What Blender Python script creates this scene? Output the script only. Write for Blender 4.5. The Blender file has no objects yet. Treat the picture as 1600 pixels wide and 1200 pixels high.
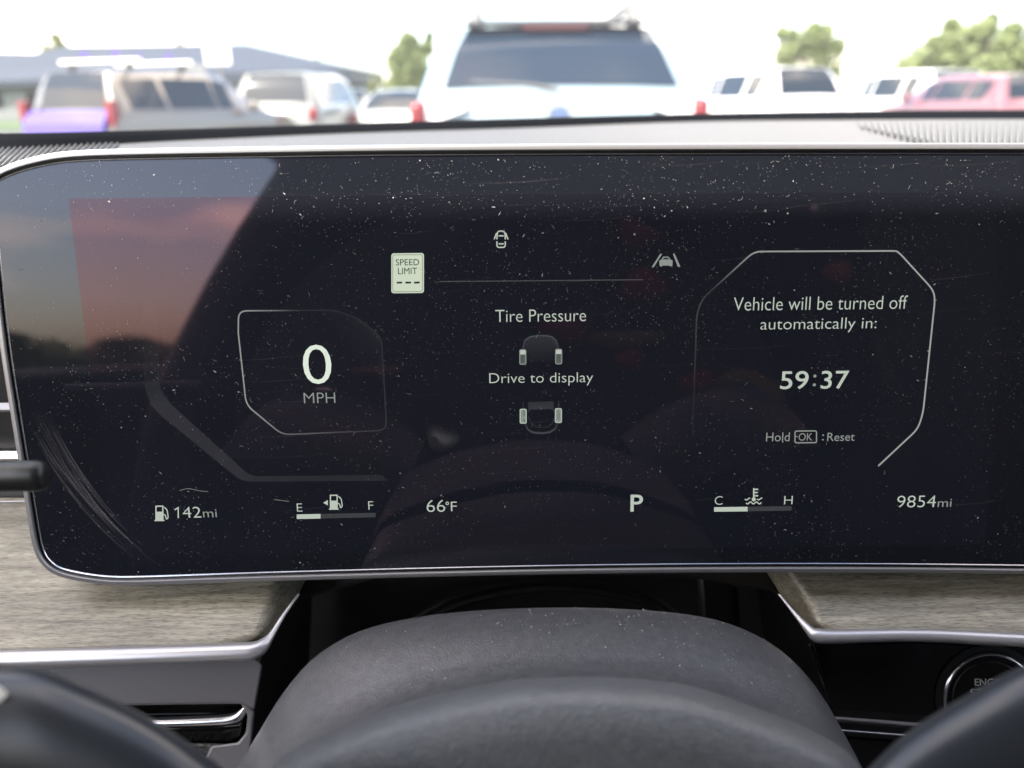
import bpy, bmesh, math, random
from mathutils import Vector, Matrix, noise
random.seed(7)
sc = bpy.context.scene
COL = sc.collection
R = math.radians

# ------------------------------------------------------------------ camera, sky, sun, exposure
PITCH, ROLL, FPX = R(20.55), R(0.65), 1200.0
CAMP = Vector((0, 0, 1.2))
_f = Vector((0, math.cos(PITCH), -math.sin(PITCH)))
_r0 = Vector((1, 0, 0)); _u0 = _r0.cross(_f)
_r = _r0 * math.cos(ROLL) - _u0 * math.sin(ROLL)
_u = _u0 * math.cos(ROLL) + _r0 * math.sin(ROLL)
cam = bpy.data.cameras.new('camera'); camo = bpy.data.objects.new('camera', cam); COL.objects.link(camo)
M = Matrix((( _r.x, _u.x, -_f.x), (_r.y, _u.y, -_f.y), (_r.z, _u.z, -_f.z))).to_4x4()
M.translation = CAMP
camo.matrix_world = M
cam.sensor_width = 36; cam.lens = 36 * FPX / 1600
cam.clip_start = 0.01; cam.clip_end = 2000
cam.dof.use_dof = True; cam.dof.focus_distance = 0.252; cam.dof.aperture_fstop = 8.0
cam.dof.aperture_blades = 7
sc.camera = camo

EXPO = 2.2
SUN_AZ, SUN_EL = R(230), R(52)          # azimuth clockwise from +Y
sdir = Vector((math.sin(SUN_AZ) * math.cos(SUN_EL), math.cos(SUN_AZ) * math.cos(SUN_EL), math.sin(SUN_EL)))
w = bpy.data.worlds.new('World'); sc.world = w; w.use_nodes = True
nt = w.node_tree; bg = nt.nodes['Background']
sky = nt.nodes.new('ShaderNodeTexSky'); sky.sky_type = 'NISHITA'; sky.sun_disc = False
sky.sun_elevation = SUN_EL; sky.sun_rotation = SUN_AZ; sky.dust_density = 2.0; sky.air_density = 1.0
tc = nt.nodes.new('ShaderNodeTexCoord'); mp = nt.nodes.new('ShaderNodeMapping'); mp.inputs['Scale'].default_value = (1.6, 1.6, 6.5)
mp.inputs['Location'].default_value = (0.35, 0.1, 0.15)
nz = nt.nodes.new('ShaderNodeTexNoise'); nz.inputs['Scale'].default_value = 1.5; nz.inputs['Detail'].default_value = 5
cr = nt.nodes.new('ShaderNodeValToRGB'); cr.color_ramp.elements[0].position = 0.47; cr.color_ramp.elements[1].position = 0.66
cr.color_ramp.elements[1].color = (0.9, 0.9, 0.9, 1)
mx = nt.nodes.new('ShaderNodeMix'); mx.data_type = 'RGBA'; mx.inputs[7].default_value = (15.0, 12.3, 10.2, 1)
nt.links.new(tc.outputs['Generated'], mp.inputs[0]); nt.links.new(mp.outputs[0], nz.inputs[0]); nt.links.new(nz.outputs[0], cr.inputs[0])
nt.links.new(cr.outputs[0], mx.inputs[0]); nt.links.new(sky.outputs[0], mx.inputs[6]); nt.links.new(mx.outputs[2], bg.inputs[0])
bg.inputs[1].default_value = 0.15
sl = bpy.data.lights.new('sun', 'SUN'); sl.energy = 3.5; sl.angle = R(0.55); sl.color = (1, .93, .84)
so = bpy.data.objects.new('sun', sl); COL.objects.link(so)
so.rotation_euler = sdir.to_track_quat('Z', 'Y').to_euler()
vs = sc.view_settings
vs.view_transform = 'Standard'; vs.look = 'None'; vs.gamma = 1; vs.exposure = EXPO
try: vs.use_curve_mapping = False
except Exception: pass
sc.cycles.use_denoising = True
sc.cycles.max_bounces = 8
sc.cycles.transparent_max_bounces = 16
sc.cycles.sample_clamp_indirect = 4
sc.cycles.caustics_reflective = False; sc.cycles.caustics_refractive = False
EM = 1.0 / 2 ** EXPO

# ------------------------------------------------------------------ projection helpers
def ray(px, py): return _f + _r * ((px - 800) / FPX) + _u * ((600 - py) / FPX)
def at(px, py, Z): return CAMP + ray(px, py) * Z
def onp(px, py, P0, n):
    d = ray(px, py); return CAMP + d * ((P0 - CAMP).dot(n) / d.dot(n))
LEAN = R(9)
PN = Vector((0, -math.cos(LEAN), math.sin(LEAN)))        # display normal, towards the driver
EX = Vector((1, 0, 0)); EY = Vector((0, math.sin(LEAN), math.cos(LEAN)))
P0 = at(800, 600, 0.25)
def L(px, py):
    q = onp(px, py, P0, PN) - P0; return (q.dot(EX), q.dot(EY))
def WP(a, b, h=0): return P0 + EX * a + EY * b + PN * h
MPP = 0.25 / 1200

# ------------------------------------------------------------------ materials
def mat(name, col, rough=.5, metal=0, spec=.5, noise_scale=0, noise_amt=0, bump=0, bscale=200, coat=0, tint=None, stretch=(1, 1, 1), bdist=.001):
    m = bpy.data.materials.new(name); m.use_nodes = True; t = m.node_tree; b = t.nodes['Principled BSDF']
    b.inputs['Base Color'].default_value = (*col, 1); b.inputs['Roughness'].default_value = rough
    b.inputs['Metallic'].default_value = metal; b.inputs['Specular IOR Level'].default_value = spec
    b.inputs['Coat Weight'].default_value = coat
    if tint: b.inputs['Specular Tint'].default_value = (*tint, 1)
    c = t.nodes.new('ShaderNodeTexCoord'); mpp = t.nodes.new('ShaderNodeMapping'); mpp.inputs['Scale'].default_value = stretch
    t.links.new(c.outputs['Object'], mpp.inputs[0])
    if noise_scale:
        n = t.nodes.new('ShaderNodeTexNoise'); n.inputs['Scale'].default_value = noise_scale; n.inputs['Detail'].default_value = 6
        t.links.new(mpp.outputs[0], n.inputs[0])
        r = t.nodes.new('ShaderNodeValToRGB')
        r.color_ramp.elements[0].position = .3; r.color_ramp.elements[1].position = .7
        r.color_ramp.elements[0].color = (*[v * (1 - noise_amt) for v in col], 1)
        r.color_ramp.elements[1].color = (*[min(1, v * (1 + noise_amt)) for v in col], 1)
        t.links.new(n.outputs[0], r.inputs[0]); t.links.new(r.outputs[0], b.inputs['Base Color'])
    if bump:
        n2 = t.nodes.new('ShaderNodeTexNoise'); n2.inputs['Scale'].default_value = bscale; n2.inputs['Detail'].default_value = 3
        t.links.new(mpp.outputs[0], n2.inputs[0])
        bp = t.nodes.new('ShaderNodeBump'); bp.inputs['Strength'].default_value = bump; bp.inputs['Distance'].default_value = bdist
        t.links.new(n2.outputs[0], bp.inputs['Height']); t.links.new(bp.outputs[0], b.inputs['Normal'])
    return m
def emis(name, col, k=1.0, attr=False):
    m = bpy.data.materials.new(name); m.use_nodes = True; t = m.node_tree
    b = t.nodes['Principled BSDF']; b.inputs['Base Color'].default_value = (.006, .006, .007, 1); b.inputs['Roughness'].default_value = .3
    b.inputs['Specular IOR Level'].default_value = .1
    b.inputs['Emission Color'].default_value = (*col, 1); b.inputs['Emission Strength'].default_value = EM * k
    if attr:
        a = t.nodes.new('ShaderNodeAttribute'); a.attribute_name = 'glow'
        mu = t.nodes.new('ShaderNodeMath'); mu.operation = 'MULTIPLY'; mu.inputs[1].default_value = EM * k
        t.links.new(a.outputs['Fac'], mu.inputs[0])
        # unlit pixels show the screen beneath
        tr = t.nodes.new('ShaderNodeBsdfTransparent'); mi = t.nodes.new('ShaderNodeAddShader'); e = t.nodes.new('ShaderNodeEmission')
        e.inputs[0].default_value = (*col, 1); t.links.new(mu.outputs[0], e.inputs[1]); t.nodes.remove(b)
        t.links.new(tr.outputs[0], mi.inputs[0]); t.links.new(e.outputs[0], mi.inputs[1])
        t.links.new(mi.outputs[0], t.nodes['Material Output'].inputs[0])
    return m
def wood_mat():
    m = bpy.data.materials.new('grey_wood'); m.use_nodes = True; t = m.node_tree; b = t.nodes['Principled BSDF']
    c = t.nodes.new('ShaderNodeTexCoord')
    def nz(scale, st, det, rot=.035, dist=0):
        mp = t.nodes.new('ShaderNodeMapping'); mp.inputs['Scale'].default_value = st; mp.inputs['Rotation'].default_value = (0, rot, 0)
        n = t.nodes.new('ShaderNodeTexNoise'); n.inputs['Scale'].default_value = scale; n.inputs['Detail'].default_value = det
        n.inputs['Distortion'].default_value = dist
        t.links.new(c.outputs['Object'], mp.inputs[0]); t.links.new(mp.outputs[0], n.inputs[0]); return n
    a = nz(48, (1, 14, 20), 7, .06, .5); f = nz(300, (1, 15, 20), 5, .07); g = nz(10, (1, 10, 14), 3, .05, .8)
    r1 = t.nodes.new('ShaderNodeValToRGB'); e = r1.color_ramp.elements
    e[0].position = .27; e[0].color = (.17, .155, .115, 1); e[1].position = .72; e[1].color = (.40, .372, .29, 1)
    r2 = t.nodes.new('ShaderNodeValToRGB'); e = r2.color_ramp.elements
    e[0].position = .35; e[0].color = (.36, .34, .30, 1); e[1].position = .50; e[1].color = (1, 1, 1, 1)
    r3 = t.nodes.new('ShaderNodeValToRGB'); e = r3.color_ramp.elements
    e[0].position = .35; e[0].color = (.72, .72, .72, 1); e[1].position = .6; e[1].color = (1.1, 1.1, 1.08, 1)
    for n, r in ((a, r1), (f, r2), (g, r3)): t.links.new(n.outputs[0], r.inputs[0])
    m1 = t.nodes.new('ShaderNodeMix'); m1.data_type = 'RGBA'; m1.blend_type = 'MULTIPLY'; m1.inputs[0].default_value = 1
    m2 = t.nodes.new('ShaderNodeMix'); m2.data_type = 'RGBA'; m2.blend_type = 'MULTIPLY'; m2.inputs[0].default_value = 1
    t.links.new(r1.outputs[0], m1.inputs[6]); t.links.new(r2.outputs[0], m1.inputs[7])
    t.links.new(m1.outputs[2], m2.inputs[6]); t.links.new(r3.outputs[0], m2.inputs[7])
    t.links.new(m2.outputs[2], b.inputs['Base Color'])
    b.inputs['Roughness'].default_value = .38
    bp = t.nodes.new('ShaderNodeBump'); bp.inputs['Strength'].default_value = .12; bp.inputs['Distance'].default_value = .0003
    t.links.new(f.outputs[0], bp.inputs['Height']); t.links.new(bp.outputs[0], b.inputs['Normal'])
    return m
M_ = {}
M_['glass'] = mat('display_glass', (.0105, .0118, .0165), .025, spec=.48, tint=(.92, .90, 1))
M_['active'] = mat('display_active', (.0092, .0098, .0140), .03, spec=.52, tint=(1.0, .62, .70))
_b = M_['active'].node_tree.nodes['Principled BSDF']; _b.inputs['Emission Color'].default_value = (.0020, .0028, .0044, 1); _b.inputs['Emission Strength'].default_value = EM
M_['black'] = mat('black_gap', (.004, .004, .004), .5)
M_['silver'] = mat('satin_silver', (.27, .265, .27), .36, metal=.55)
M_['thin_silver'] = mat('thin_silver', (.55, .55, .58), .25, metal=1)
M_['chrome'] = mat('chrome', (.72, .72, .74), .22, metal=1)
M_['bright_metal'] = mat('brushed_aluminium', (.50, .49, .50), .34, metal=.6, bump=.05, bscale=3000)
M_['dash'] = mat('dash_soft_plastic', (.062, .059, .053), .5, bump=.6, bscale=1500, bdist=.0004, noise_scale=350, noise_amt=.12)
M_['dash_dark'] = mat('dark_plastic', (.006, .006, .006), .5, bump=.3, bscale=900, bdist=.0003)
M_['leather'] = mat('black_leather', (.03, .029, .028), .45, bump=.9, bscale=420, bdist=.0012, noise_scale=60, noise_amt=.2)
M_['grey_panel'] = mat('grey_lower_panel', (.13, .127, .134), .38, bump=.15, bscale=2500, bdist=.0002)
M_['piano'] = mat('piano_black', (.005, .005, .0045), .06)
M_['wood'] = wood_mat()
M_['rubber'] = mat('soft_touch_black', (.074, .076, .080), .30, spec=.8, bump=.45, bscale=1600, bdist=.0004, noise_scale=400, noise_amt=.2)
M_['hub'] = mat('wheel_cover_grey', (.086, .092, .098), .45, bump=.8, bscale=1300, bdist=.0005, noise_scale=500, noise_amt=.14)
M_['spoke'] = mat('spoke_black', (.022, .026, .031), .33)
M_['stalk'] = mat('stalk_black', (.014, .015, .015), .4)
M_['headliner'] = mat('headliner_cloth', (.10, .095, .088), .9)
M_['cabin'] = mat('cabin_dark', (.012, .012, .014), .8)
M_['dust'] = mat('dust_white', (.40, .39, .38), .9, spec=.1)
M_['text'] = emis('display_text', (.48, .54, .47), 1.0)
M_['text_dim'] = emis('display_text_dim', (.26, .29, .265), 1.0)
M_['text_hi'] = emis('display_text_bright', (.74, .82, .70), 1.0)
M_['sign'] = emis('sign_white', (.60, .68, .53), 1.0)
M_['ink'] = emis('sign_black', (.01, .012, .01), 1.0)
M_['bar_dim'] = emis('bar_dim', (.042, .046, .05), 1.0)
M_['band'] = emis('arc_band', (.040, .040, .043), .6, attr=True)
M_['line'] = emis('gauge_line', (.42, .45, .42), .8, attr=True)
M_['ghost'] = emis('car_ghost', (.035, .038, .040), 1.0, attr=True)
M_['tyre_dim'] = emis('tyre_dim', (.09, .11, .10), 1.0)
M_['tyre_mid'] = emis('tyre_fill', (.22, .27, .23), 1.0)

# ------------------------------------------------------------------ object helpers
def root(name, loc, label, cat, group=None, rz=0):
    o = bpy.data.objects.new(name, None); COL.objects.link(o); o.location = loc; o.rotation_euler = (0, 0, rz)
    o.empty_display_size = .05
    o['label'] = label; o['category'] = cat
    if group: o['group'] = group
    return o
def shade(me, smooth=True):
    if smooth: me.polygons.foreach_set('use_smooth', [True] * len(me.polygons))
def mesh(name, verts, faces, material, parent=None, smooth=False, world=True, bevel=0, seg=2, angle=None, label=None, kind=None):
    """verts in world space (world=True) or in the parent's space"""
    me = bpy.data.meshes.new(name)
    if parent is not None and world:
        mi = Matrix.LocRotScale(parent.location, parent.rotation_euler, None)
        pp = parent.parent
        while pp is not None:
            mi = Matrix.LocRotScale(pp.location, pp.rotation_euler, None) @ mi; pp = pp.parent
        mi = mi.inverted(); verts = [mi @ Vector(v) for v in verts]
    me.from_pydata([tuple(v) for v in verts], [], faces); me.validate()
    bm = bmesh.new(); bm.from_mesh(me); bmesh.ops.recalc_face_normals(bm, faces=bm.faces); bm.to_mesh(me); bm.free()
    me.materials.append(material)
    if smooth or angle: shade(me)
    if angle:
        me.set_sharp_from_angle(angle=R(angle))
    o = bpy.data.objects.new(name, me); COL.objects.link(o)
    if parent is not None: o.parent = parent
    if bevel:
        b = o.modifiers.new('bevel', 'BEVEL'); b.width = bevel; b.segments = seg; b.limit_method = 'ANGLE'; b.angle_limit = R(25)
    if label: o['label'] = label
    if kind: o['kind'] = kind
    return o
def box(name, c, s, material, parent=None, bevel=0, world=True, rot=None, label=None, kind=None):
    vs_ = []
    for sx in (-.5, .5):
        for sy in (-.5, .5):
            for sz in (-.5, .5):
                v = Vector((sx * s[0], sy * s[1], sz * s[2]))
                if rot: v = rot @ v
                vs_.append(Vector(c) + v)
    fs = [(0, 1, 3, 2), (4, 6, 7, 5), (0, 4, 5, 1), (2, 3, 7, 6), (0, 2, 6, 4), (1, 5, 7, 3)]
    return mesh(name, vs_, fs, material, parent, bevel=bevel, world=world, angle=30 if bevel else None, label=label, kind=kind)
def grid(name, rows, material, parent=None, smooth=True, close=False, **kw):
    n = len(rows[0]); v = [p for r_ in rows for p in r_]; f = []
    for i in range(len(rows) - 1):
        for j in range(n - (0 if close else 1)):
            k = (j + 1) % n; f.append((i * n + j, i * n + k, (i + 1) * n + k, (i + 1) * n + j))
    return mesh(name, v, f, material, parent, smooth=smooth, **kw)
def tube(name, pts, radii, material, parent=None, n=12, cap=True, flat=1.0, world=True, **kw):
    pts = [Vector(p) for p in pts]; rows = []
    if not isinstance(radii, (list, tuple)): radii = [radii] * len(pts)
    for i, p in enumerate(pts):
        d = (pts[min(i + 1, len(pts) - 1)] - pts[max(i - 1, 0)]).normalized()
        a = d.cross(Vector((0, 0, 1)))
        if a.length < 1e-3: a = d.cross(Vector((0, 1, 0)))
        a.normalize(); b = a.cross(d)
        rows.append([p + (a * math.cos(t) * flat + b * math.sin(t)) * radii[i] for t in [2 * math.pi * k / n for k in range(n)]])
    v = [q for r_ in rows for q in r_]; f = []
    for i in range(len(rows) - 1):
        for j in range(n):
            k = (j + 1) % n; f.append((i * n + j, i * n + k, (i + 1) * n + k, (i + 1) * n + j))
    if cap: f.append(tuple(range(n))); f.append(tuple((len(rows) - 1) * n + j for j in range(n)))
    return mesh(name, v, f, material, parent, angle=50, world=world, **kw)
def resample(pts, n):
    d = [0]
    for a, b in zip(pts, pts[1:]): d.append(d[-1] + math.dist(a, b))
    out = []
    for k in range(n):
        s = d[-1] * k / (n - 1); i = 0
        while i < len(pts) - 2 and d[i + 1] < s: i += 1
        t = (s - d[i]) / max(1e-12, d[i + 1] - d[i]); out.append(tuple(a + (b - a) * t for a, b in zip(pts[i], pts[i + 1])))
    return out
def catmull(pts, sub=6):
    out = []
    P = [pts[0]] + list(pts) + [pts[-1]]
    for i in range(1, len(P) - 2):
        for k in range(sub):
            t = k / sub
            out.append(tuple(.5 * ((2 * b) + (-a + c) * t + (2 * a - 5 * b + 4 * c - d) * t * t + (-a + 3 * b - 3 * c + d) * t ** 3)
                             for a, b, c, d in zip(P[i - 1], P[i], P[i + 1], P[i + 2])))
    out.append(tuple(pts[-1])); return out
def chaikin(p, it=2):
    for _ in range(it):
        q = []
        for i in range(len(p)):
            a, b = p[i], p[(i + 1) % len(p)]
            q.append((a[0] * .75 + b[0] * .25, a[1] * .75 + b[1] * .25)); q.append((a[0] * .25 + b[0] * .75, a[1] * .25 + b[1] * .75))
        p = q
    return p

# ================================================================== SETTING: ground
AS = mat('asphalt', (.055, .055, .057), .85, noise_scale=.6, noise_amt=.25, bump=.5, bscale=40, bdist=.01)
g = mesh('ground', [(-600, -600, 0), (600, -600, 0), (600, 600, 0), (-600, 600, 0)], [(0, 1, 2, 3)], AS); g['kind'] = 'structure'
GR = mat('verge_grass', (.05, .08, .025), .9, noise_scale=2, noise_amt=.4)
g = mesh('verge', [(-200, 36, .03), (200, 36, .03), (200, 400, .03), (-200, 400, .03)], [(0, 1, 2, 3)], GR); g['kind'] = 'structure'
WL = mat('parking_paint', (.75, .75, .72), .7)
v, f = [], []
for row_y in (8.2, 14.5, 21):
    for k in range(-12, 13):
        x = k * 2.75 + 1.6; i = len(v)
        v += [(x, row_y, .004), (x + .1, row_y, .004), (x + .1, row_y + 4.8, .004), (x, row_y + 4.8, .004)]; f.append((i, i + 1, i + 2, i + 3))
g = mesh('parking_lines', v, f, WL); g['kind'] = 'structure'

# ================================================================== cars
TYRE = mat('tyre_rubber', (.02, .02, .02), .8); RIM = mat('alloy_rim', (.5, .5, .52), .35, metal=.9)
CGLASS = mat('car_glass', (.012, .017, .022), .06, spec=.35); TRIM = mat('car_black_trim', (.02, .02, .022), .5)
TAILRED = mat('tail_lamp_red', (.15, .009, .014), .25); BRAKE = mat('brake_lamp_unlit', (.05, .006, .008), .4); LAMPW = mat('lamp_clear', (.8, .8, .8), .15); PLATE = mat('number_plate', (.7, .72, .75), .5)
def paint(name, col, metal=.15, rough=.28): return mat(name, col, rough, metal=metal, coat=.6)
def ring(y, zb, zbelt, ztop, wb, wr):
    h = [(0, zb), (wb * .82, zb), (wb * .96, zb + .1), (wb, (zb + zbelt) * .55), (wb * .985, zbelt - .1), (wb * .95, zbelt), (wr, ztop - .07), (wr * .88, ztop - .012), (wr * .5, ztop), (0, ztop + .006)]
    pts = [(a, y, b) for a, b in h] + [(-a, y, b) for a, b in h[-2:0:-1]]
    return [Vector(p) for p in pts]           # 18 points
def suv_stations(Ln, W, H, B=1.0, slope=.42, hood=1.05, rw=1.0):
    w_ = W / 2; k = Ln / 4.6
    S_ = [ring(0, .42, B * .66, B * .67, w_ * .86, w_ * .8), ring(.05, .34, B * .86, B * .88, w_ * .96, w_ * .88), ring(.12, .3, B * .98, B * 1.0, w_ * .99, w_ * .9),
            ring(.20, .28, B, B * 1.04, w_, w_ * .87), ring(.20 + slope * .55, .28, B + .01, B * 1.04 + (H - B * 1.04) * .62, w_, w_ * .77), ring(.20 + slope, .28, B + .01, H - .03, w_, w_ * .69), ring(1.2 * k, .28, B, H, w_, w_ * .71), ring(2.3 * k, .28, B - .01, H, w_, w_ * .73),
            ring(2.75 * k, .28, B - .02, H - .07, w_, w_ * .74), ring(3.4 * k, .28, B - .03, hood + .03, w_, w_ * .82), ring(4.1 * k, .3, hood - .13, hood - .1, w_ * .98, w_ * .84),
            ring(4.45 * k, .33, hood - .28, hood - .25, w_ * .93, w_ * .8), ring(4.6 * k, .4, hood - .45, hood - .42, w_ * .8, w_ * .7)]
    for r_ in S_[3:9]:
        for j in (6, 7, 8, 10, 11, 12): r_[j].x *= rw
    return S_
def car(name, label, px, py_dist, yaw, Ln, W, H, col, B=1.0, slope=.42, hood=1.05, tail='block', rails=False, group='cars parked ahead in the lot', x=None, glass=None, gate=None, mirrors=True, rw=1.0):
    if x is None: x = (px - 800) / 1282 * py_dist
    r0 = root(name, (x, py_dist, 0), label, 'car' if 'suv' not in name else 'SUV', group, rz=yaw)
    P = paint(name + '_paint', col)
    S = suv_stations(Ln, W, H, B, slope, hood, rw); n = 18
    v = [p for r_ in S for p in r_]; f = []
    for i in range(len(S) - 1):
        for j in range(n): f.append((i * n + j, i * n + (j + 1) % n, (i + 1) * n + (j + 1) % n, (i + 1) * n + j))
    f.append(tuple(range(n))); f.append(tuple((len(S) - 1) * n + j for j in range(n)))
    body = mesh('body', v, f, P, r0, world=False, angle=35)
    gm = glass or CGLASS
    def pane(nm, i0, i1, js, inset=(.06, .06, .06, .06), off=.008, frac=(0, 1)):
        # grid across ring indices js between station i0 and i1
        rows = []; K = 8
        for a in range(K + 1):
            t = frac[0] + (frac[1] - frac[0]) * (inset[0] + (1 - inset[0] - inset[1]) * a / K)
            q = i0 + t * (i1 - i0); i = min(int(q), i1 - 1); tt = q - i
            line = [S[i][j % n].lerp(S[i + 1][j % n], tt) for j in js]
            line = [Vector(p) for p in resample([tuple(p) for p in line], 9)]
            l2 = [line[0].lerp(line[-1], inset[2]) if False else p for p in line]
            l2 = [Vector(p) for p in resample([tuple(p) for p in line], 41)]
            lo, hi = int(40 * inset[2]), int(40 * (1 - inset[3])); rows.append([Vector(p) for p in resample([tuple(p) for p in l2[lo:hi + 1]], 7)])
        c = Vector((0, Ln / 2, H * .5))
        nr = (rows[0][-1] - rows[0][0]).cross(rows[-1][3] - rows[0][3]).normalized()
        if nr.dot(rows[4][3] - c) < 0: nr = -nr
        rows = [[p + nr * off for p in r_] for r_ in rows]
        return grid(nm, rows, gm, r0, world=False)
    pane('rear_window', 3, 5, [7, 8, 9, 10, 11], (.05, .03, .03, .03))
    pane('windscreen', 8, 9, [6, 7, 8, 9, 10, 11, 12], (.06, .1, .05, .05))
    for js in ([5, 6], [13, 12]):
        pane('side_window', 5, 6, js, (.1, .06, .12, .1)); pane('side_window', 6, 7, js, (.04, .04, .12, .1)); pane('side_window', 7, 8, js, (.04, .2, .12, .1))
    w2 = W / 2
    for yy in (.95 * Ln / 4.6, 3.75 * Ln / 4.6):
        for s in (-1, 1):
            t = tube('wheel', [(s * (w2 - .2), yy, .34), (s * (w2 - .0), yy, .34)], [.34, .34], TYRE, r0, n=24, world=False)
            rm = tube('rim', [(s * (w2 - .02), yy, .34), (s * (w2 + .012), yy, .34)], [.23, .2], RIM, t, n=12, world=False)
    for s in (-1, 1):
        if tail == 'block':
            box('tail_light', (s * w2 * .86, .07, B * .88), (W * .09, .16, B * .22), TAILRED, r0, .03, world=False)
        elif tail == 'wrap':
            tl = box('tail_light', (s * w2 * .93, .12, B * .93), (W * .05, .26, B * .13), TAILRED, r0, .03, world=False)
            mesh('lamp_arm', [(s * w2 * .88, .035, B * .99), (s * w2 * .62, .03, B * 1.0), (s * w2 * .62, .03, B * .95), (s * w2 * .88, .03, B * .88),
                              (s * w2 * .88, .1, B * .99), (s * w2 * .62, .1, B * 1.0), (s * w2 * .62, .1, B * .95), (s * w2 * .88, .1, B * .88)],
                 [(0, 1, 2, 3), (4, 5, 6, 7), (0, 1, 5, 4), (1, 2, 6, 5), (2, 3, 7, 6), (3, 0, 4, 7)], LAMPW, tl, world=False)
        elif tail == 'low':
            box('tail_light', (s * w2 * .88, .06, B * .76), (W * .12, .14, B * .1), TAILRED, r0, .03, world=False)
        elif tail == 'tall':
            box('tail_light', (s * w2 * .9, .14, B * 1.0), (W * .07, .14, B * .36), TAILRED, r0, .02, world=False)
        box('headlight', (s * w2 * .7, 4.42 * Ln / 4.6, hood - .27), (.36, .2, .13), LAMPW, r0, .04, world=False)
        if mirrors: box('wing_mirror', (s * (w2 + .1), 2.95 * Ln / 4.6, B + .07), (.2, .12, .15), P, r0, .04, world=False)
    box('bumper', (0, .0, .48), (W * .86, .14, .22), TRIM, r0, .05, world=False)
    box('number_plate', (0, .015, B * .74), (.31, .02, .15), PLATE, r0, world=False)
    box('brake_light', (0, .2 + slope + .02, H - .045), (.42, .03, .03), BRAKE, r0, world=False)
    if rails:
        for s in (-1, 1):
            tube('roof_rail', [(s * w2 * .64, .75, H), (s * w2 * .64, .85, H + .07), (s * w2 * .66, 2.2, H + .08), (s * w2 * .67, 2.35, H)], .022, TRIM, r0, n=8, world=False)
    return r0

# the wagon just ahead
fc = car('silver_suv', 'pale silver-blue SUV parked directly ahead, nearest and largest of the cars', 880, 4.95, R(0.0), 4.85, 1.86, 1.66, (.19, .25, .28), B=1.18, slope=.5, tail='wrap', rw=1.13, glass=mat('front_glass', (.010, .018, .030), .1, spec=.22))
FP = bpy.data.materials['silver_suv_paint']
GREY = mat('rail_grey', (.13, .125, .12), .6); BLUE = mat('badge_blue', (.08, .12, .22), .3)
for s in (-1, 1):
    mesh('roof_rail', [Vector((s * .54 + a, y, z)) for a in (-.03, .03) for y, z in ((.62, 1.62), (.72, 1.76), (.9, 1.80), (2.6, 1.80), (2.9, 1.66), (2.75, 1.66), (2.5, 1.755), (1.0, 1.755), (.95, 1.62))],
         [tuple(range(9)), tuple(range(17, 8, -1))] + [(i, (i + 1) % 9, 9 + (i + 1) % 9, 9 + i) for i in range(9)], GREY, fc, world=False)
mesh('spoiler', [(-.58, .58, 1.655), (.58, .58, 1.655), (.58, .80, 1.685), (-.58, .80, 1.685), (-.60, .58, 1.63), (.60, .58, 1.63), (.58, .80, 1.64), (-.58, .80, 1.64)],
     [(0, 1, 2, 3), (4, 5, 6, 7), (0, 1, 5, 4), (1, 2, 6, 5), (2, 3, 7, 6), (3, 0, 4, 7)], TRIM, fc, world=False)
bpy.data.objects[[c.name for c in fc.children if c.name.startswith('brake_light')][0]].location = (0, -.14, .005)
tube('wiper', [(0.0, .16, 1.235), (-.15, .22, 1.26), (-.55, .27, 1.29)], .012, TRIM, fc, n=6, world=False)
bd = tube('badge', [(0, .02, 1.09), (0, .045, 1.09)], [.055, .055], M_['chrome'], fc, n=20, world=False, flat=1.3)
tube('badge_face', [(0, .016, 1.09), (0, .03, 1.09)], [.042, .042], BLUE, bd, n=20, world=False, flat=1.3)

# left SUV with roof bars
ls = car('silver_suv', 'beige-silver SUV with white roof bars and purple glare painted on its tailgate, at the left edge', 95, 11.4, R(-20), 4.6, 1.8, 1.62, (.11, .10, .085), B=1.02, slope=.2, tail='tall')
PUR = paint('tailgate_glare', (.030, .008, .19), 0, .5); WHITE = mat('white_bar', (.85, .85, .82), .4)  # sensor glare painted as purple colour; the bar clamps share it
mesh('tailgate', [(-.70, -.05, .62), (.70, -.05, .62), (.76, -.01, .90), (.74, .13, 1.075), (-.74, .13, 1.075), (-.76, -.01, .90), (-.70, .1, .62), (.70, .1, .62), (.76, .14, .88), (.74, .2, 1.04), (-.74, .2, 1.04), (-.76, .14, .88)],
     [(0, 1, 2, 5), (5, 2, 3, 4), (6, 7, 1, 0), (0, 5, 11, 6), (5, 4, 10, 11), (1, 7, 8, 2), (2, 8, 9, 3), (3, 9, 10, 4)], PUR, ls, world=False)
for yy, xx in ((.85, 0), (1.9, 0)):
    b_ = box('roof_bar', (xx, yy, 1.735), (1.5, .09, .05), WHITE, ls, .02, world=False)
    for s in (-1, 1):
        box('bar_foot', (s * .55, yy, 1.66), (.06, .1, .1), TRIM, b_, .01, world=False)
        mesh('bar_clamp', [(s * .30 - .07, yy, 1.76), (s * .30 + .07, yy, 1.76), (s * .30, yy, 1.9), (s * .30 - .07, yy + .08, 1.76), (s * .30 + .07, yy + .08, 1.76), (s * .30, yy + .08, 1.9)],
             [(0, 1, 2), (3, 4, 5), (0, 1, 4, 3), (1, 2, 5, 4), (2, 0, 3, 5)], PUR, b_, world=False)
car('silver_suv', 'dull silver SUV in the second row, left of the large silver-blue car', 425, 15.2, R(-5), 4.7, 1.85, 1.68, (.16, .165, .15), B=1.05, slope=.3, tail='block')
car('dark_hatchback', 'dark green hatchback low behind the dull silver SUV', 548, 21, R(15), 4.2, 1.75, 1.42, (.02, .03, .03), B=.9, slope=.6, hood=.92)
car('white_hatchback', 'white hatchback half hidden by the large silver-blue car, on its left', 606, 17, R(-12), 4.2, 1.74, 1.36, (.28, .30, .29), B=.9, slope=.6, hood=.92)
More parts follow.
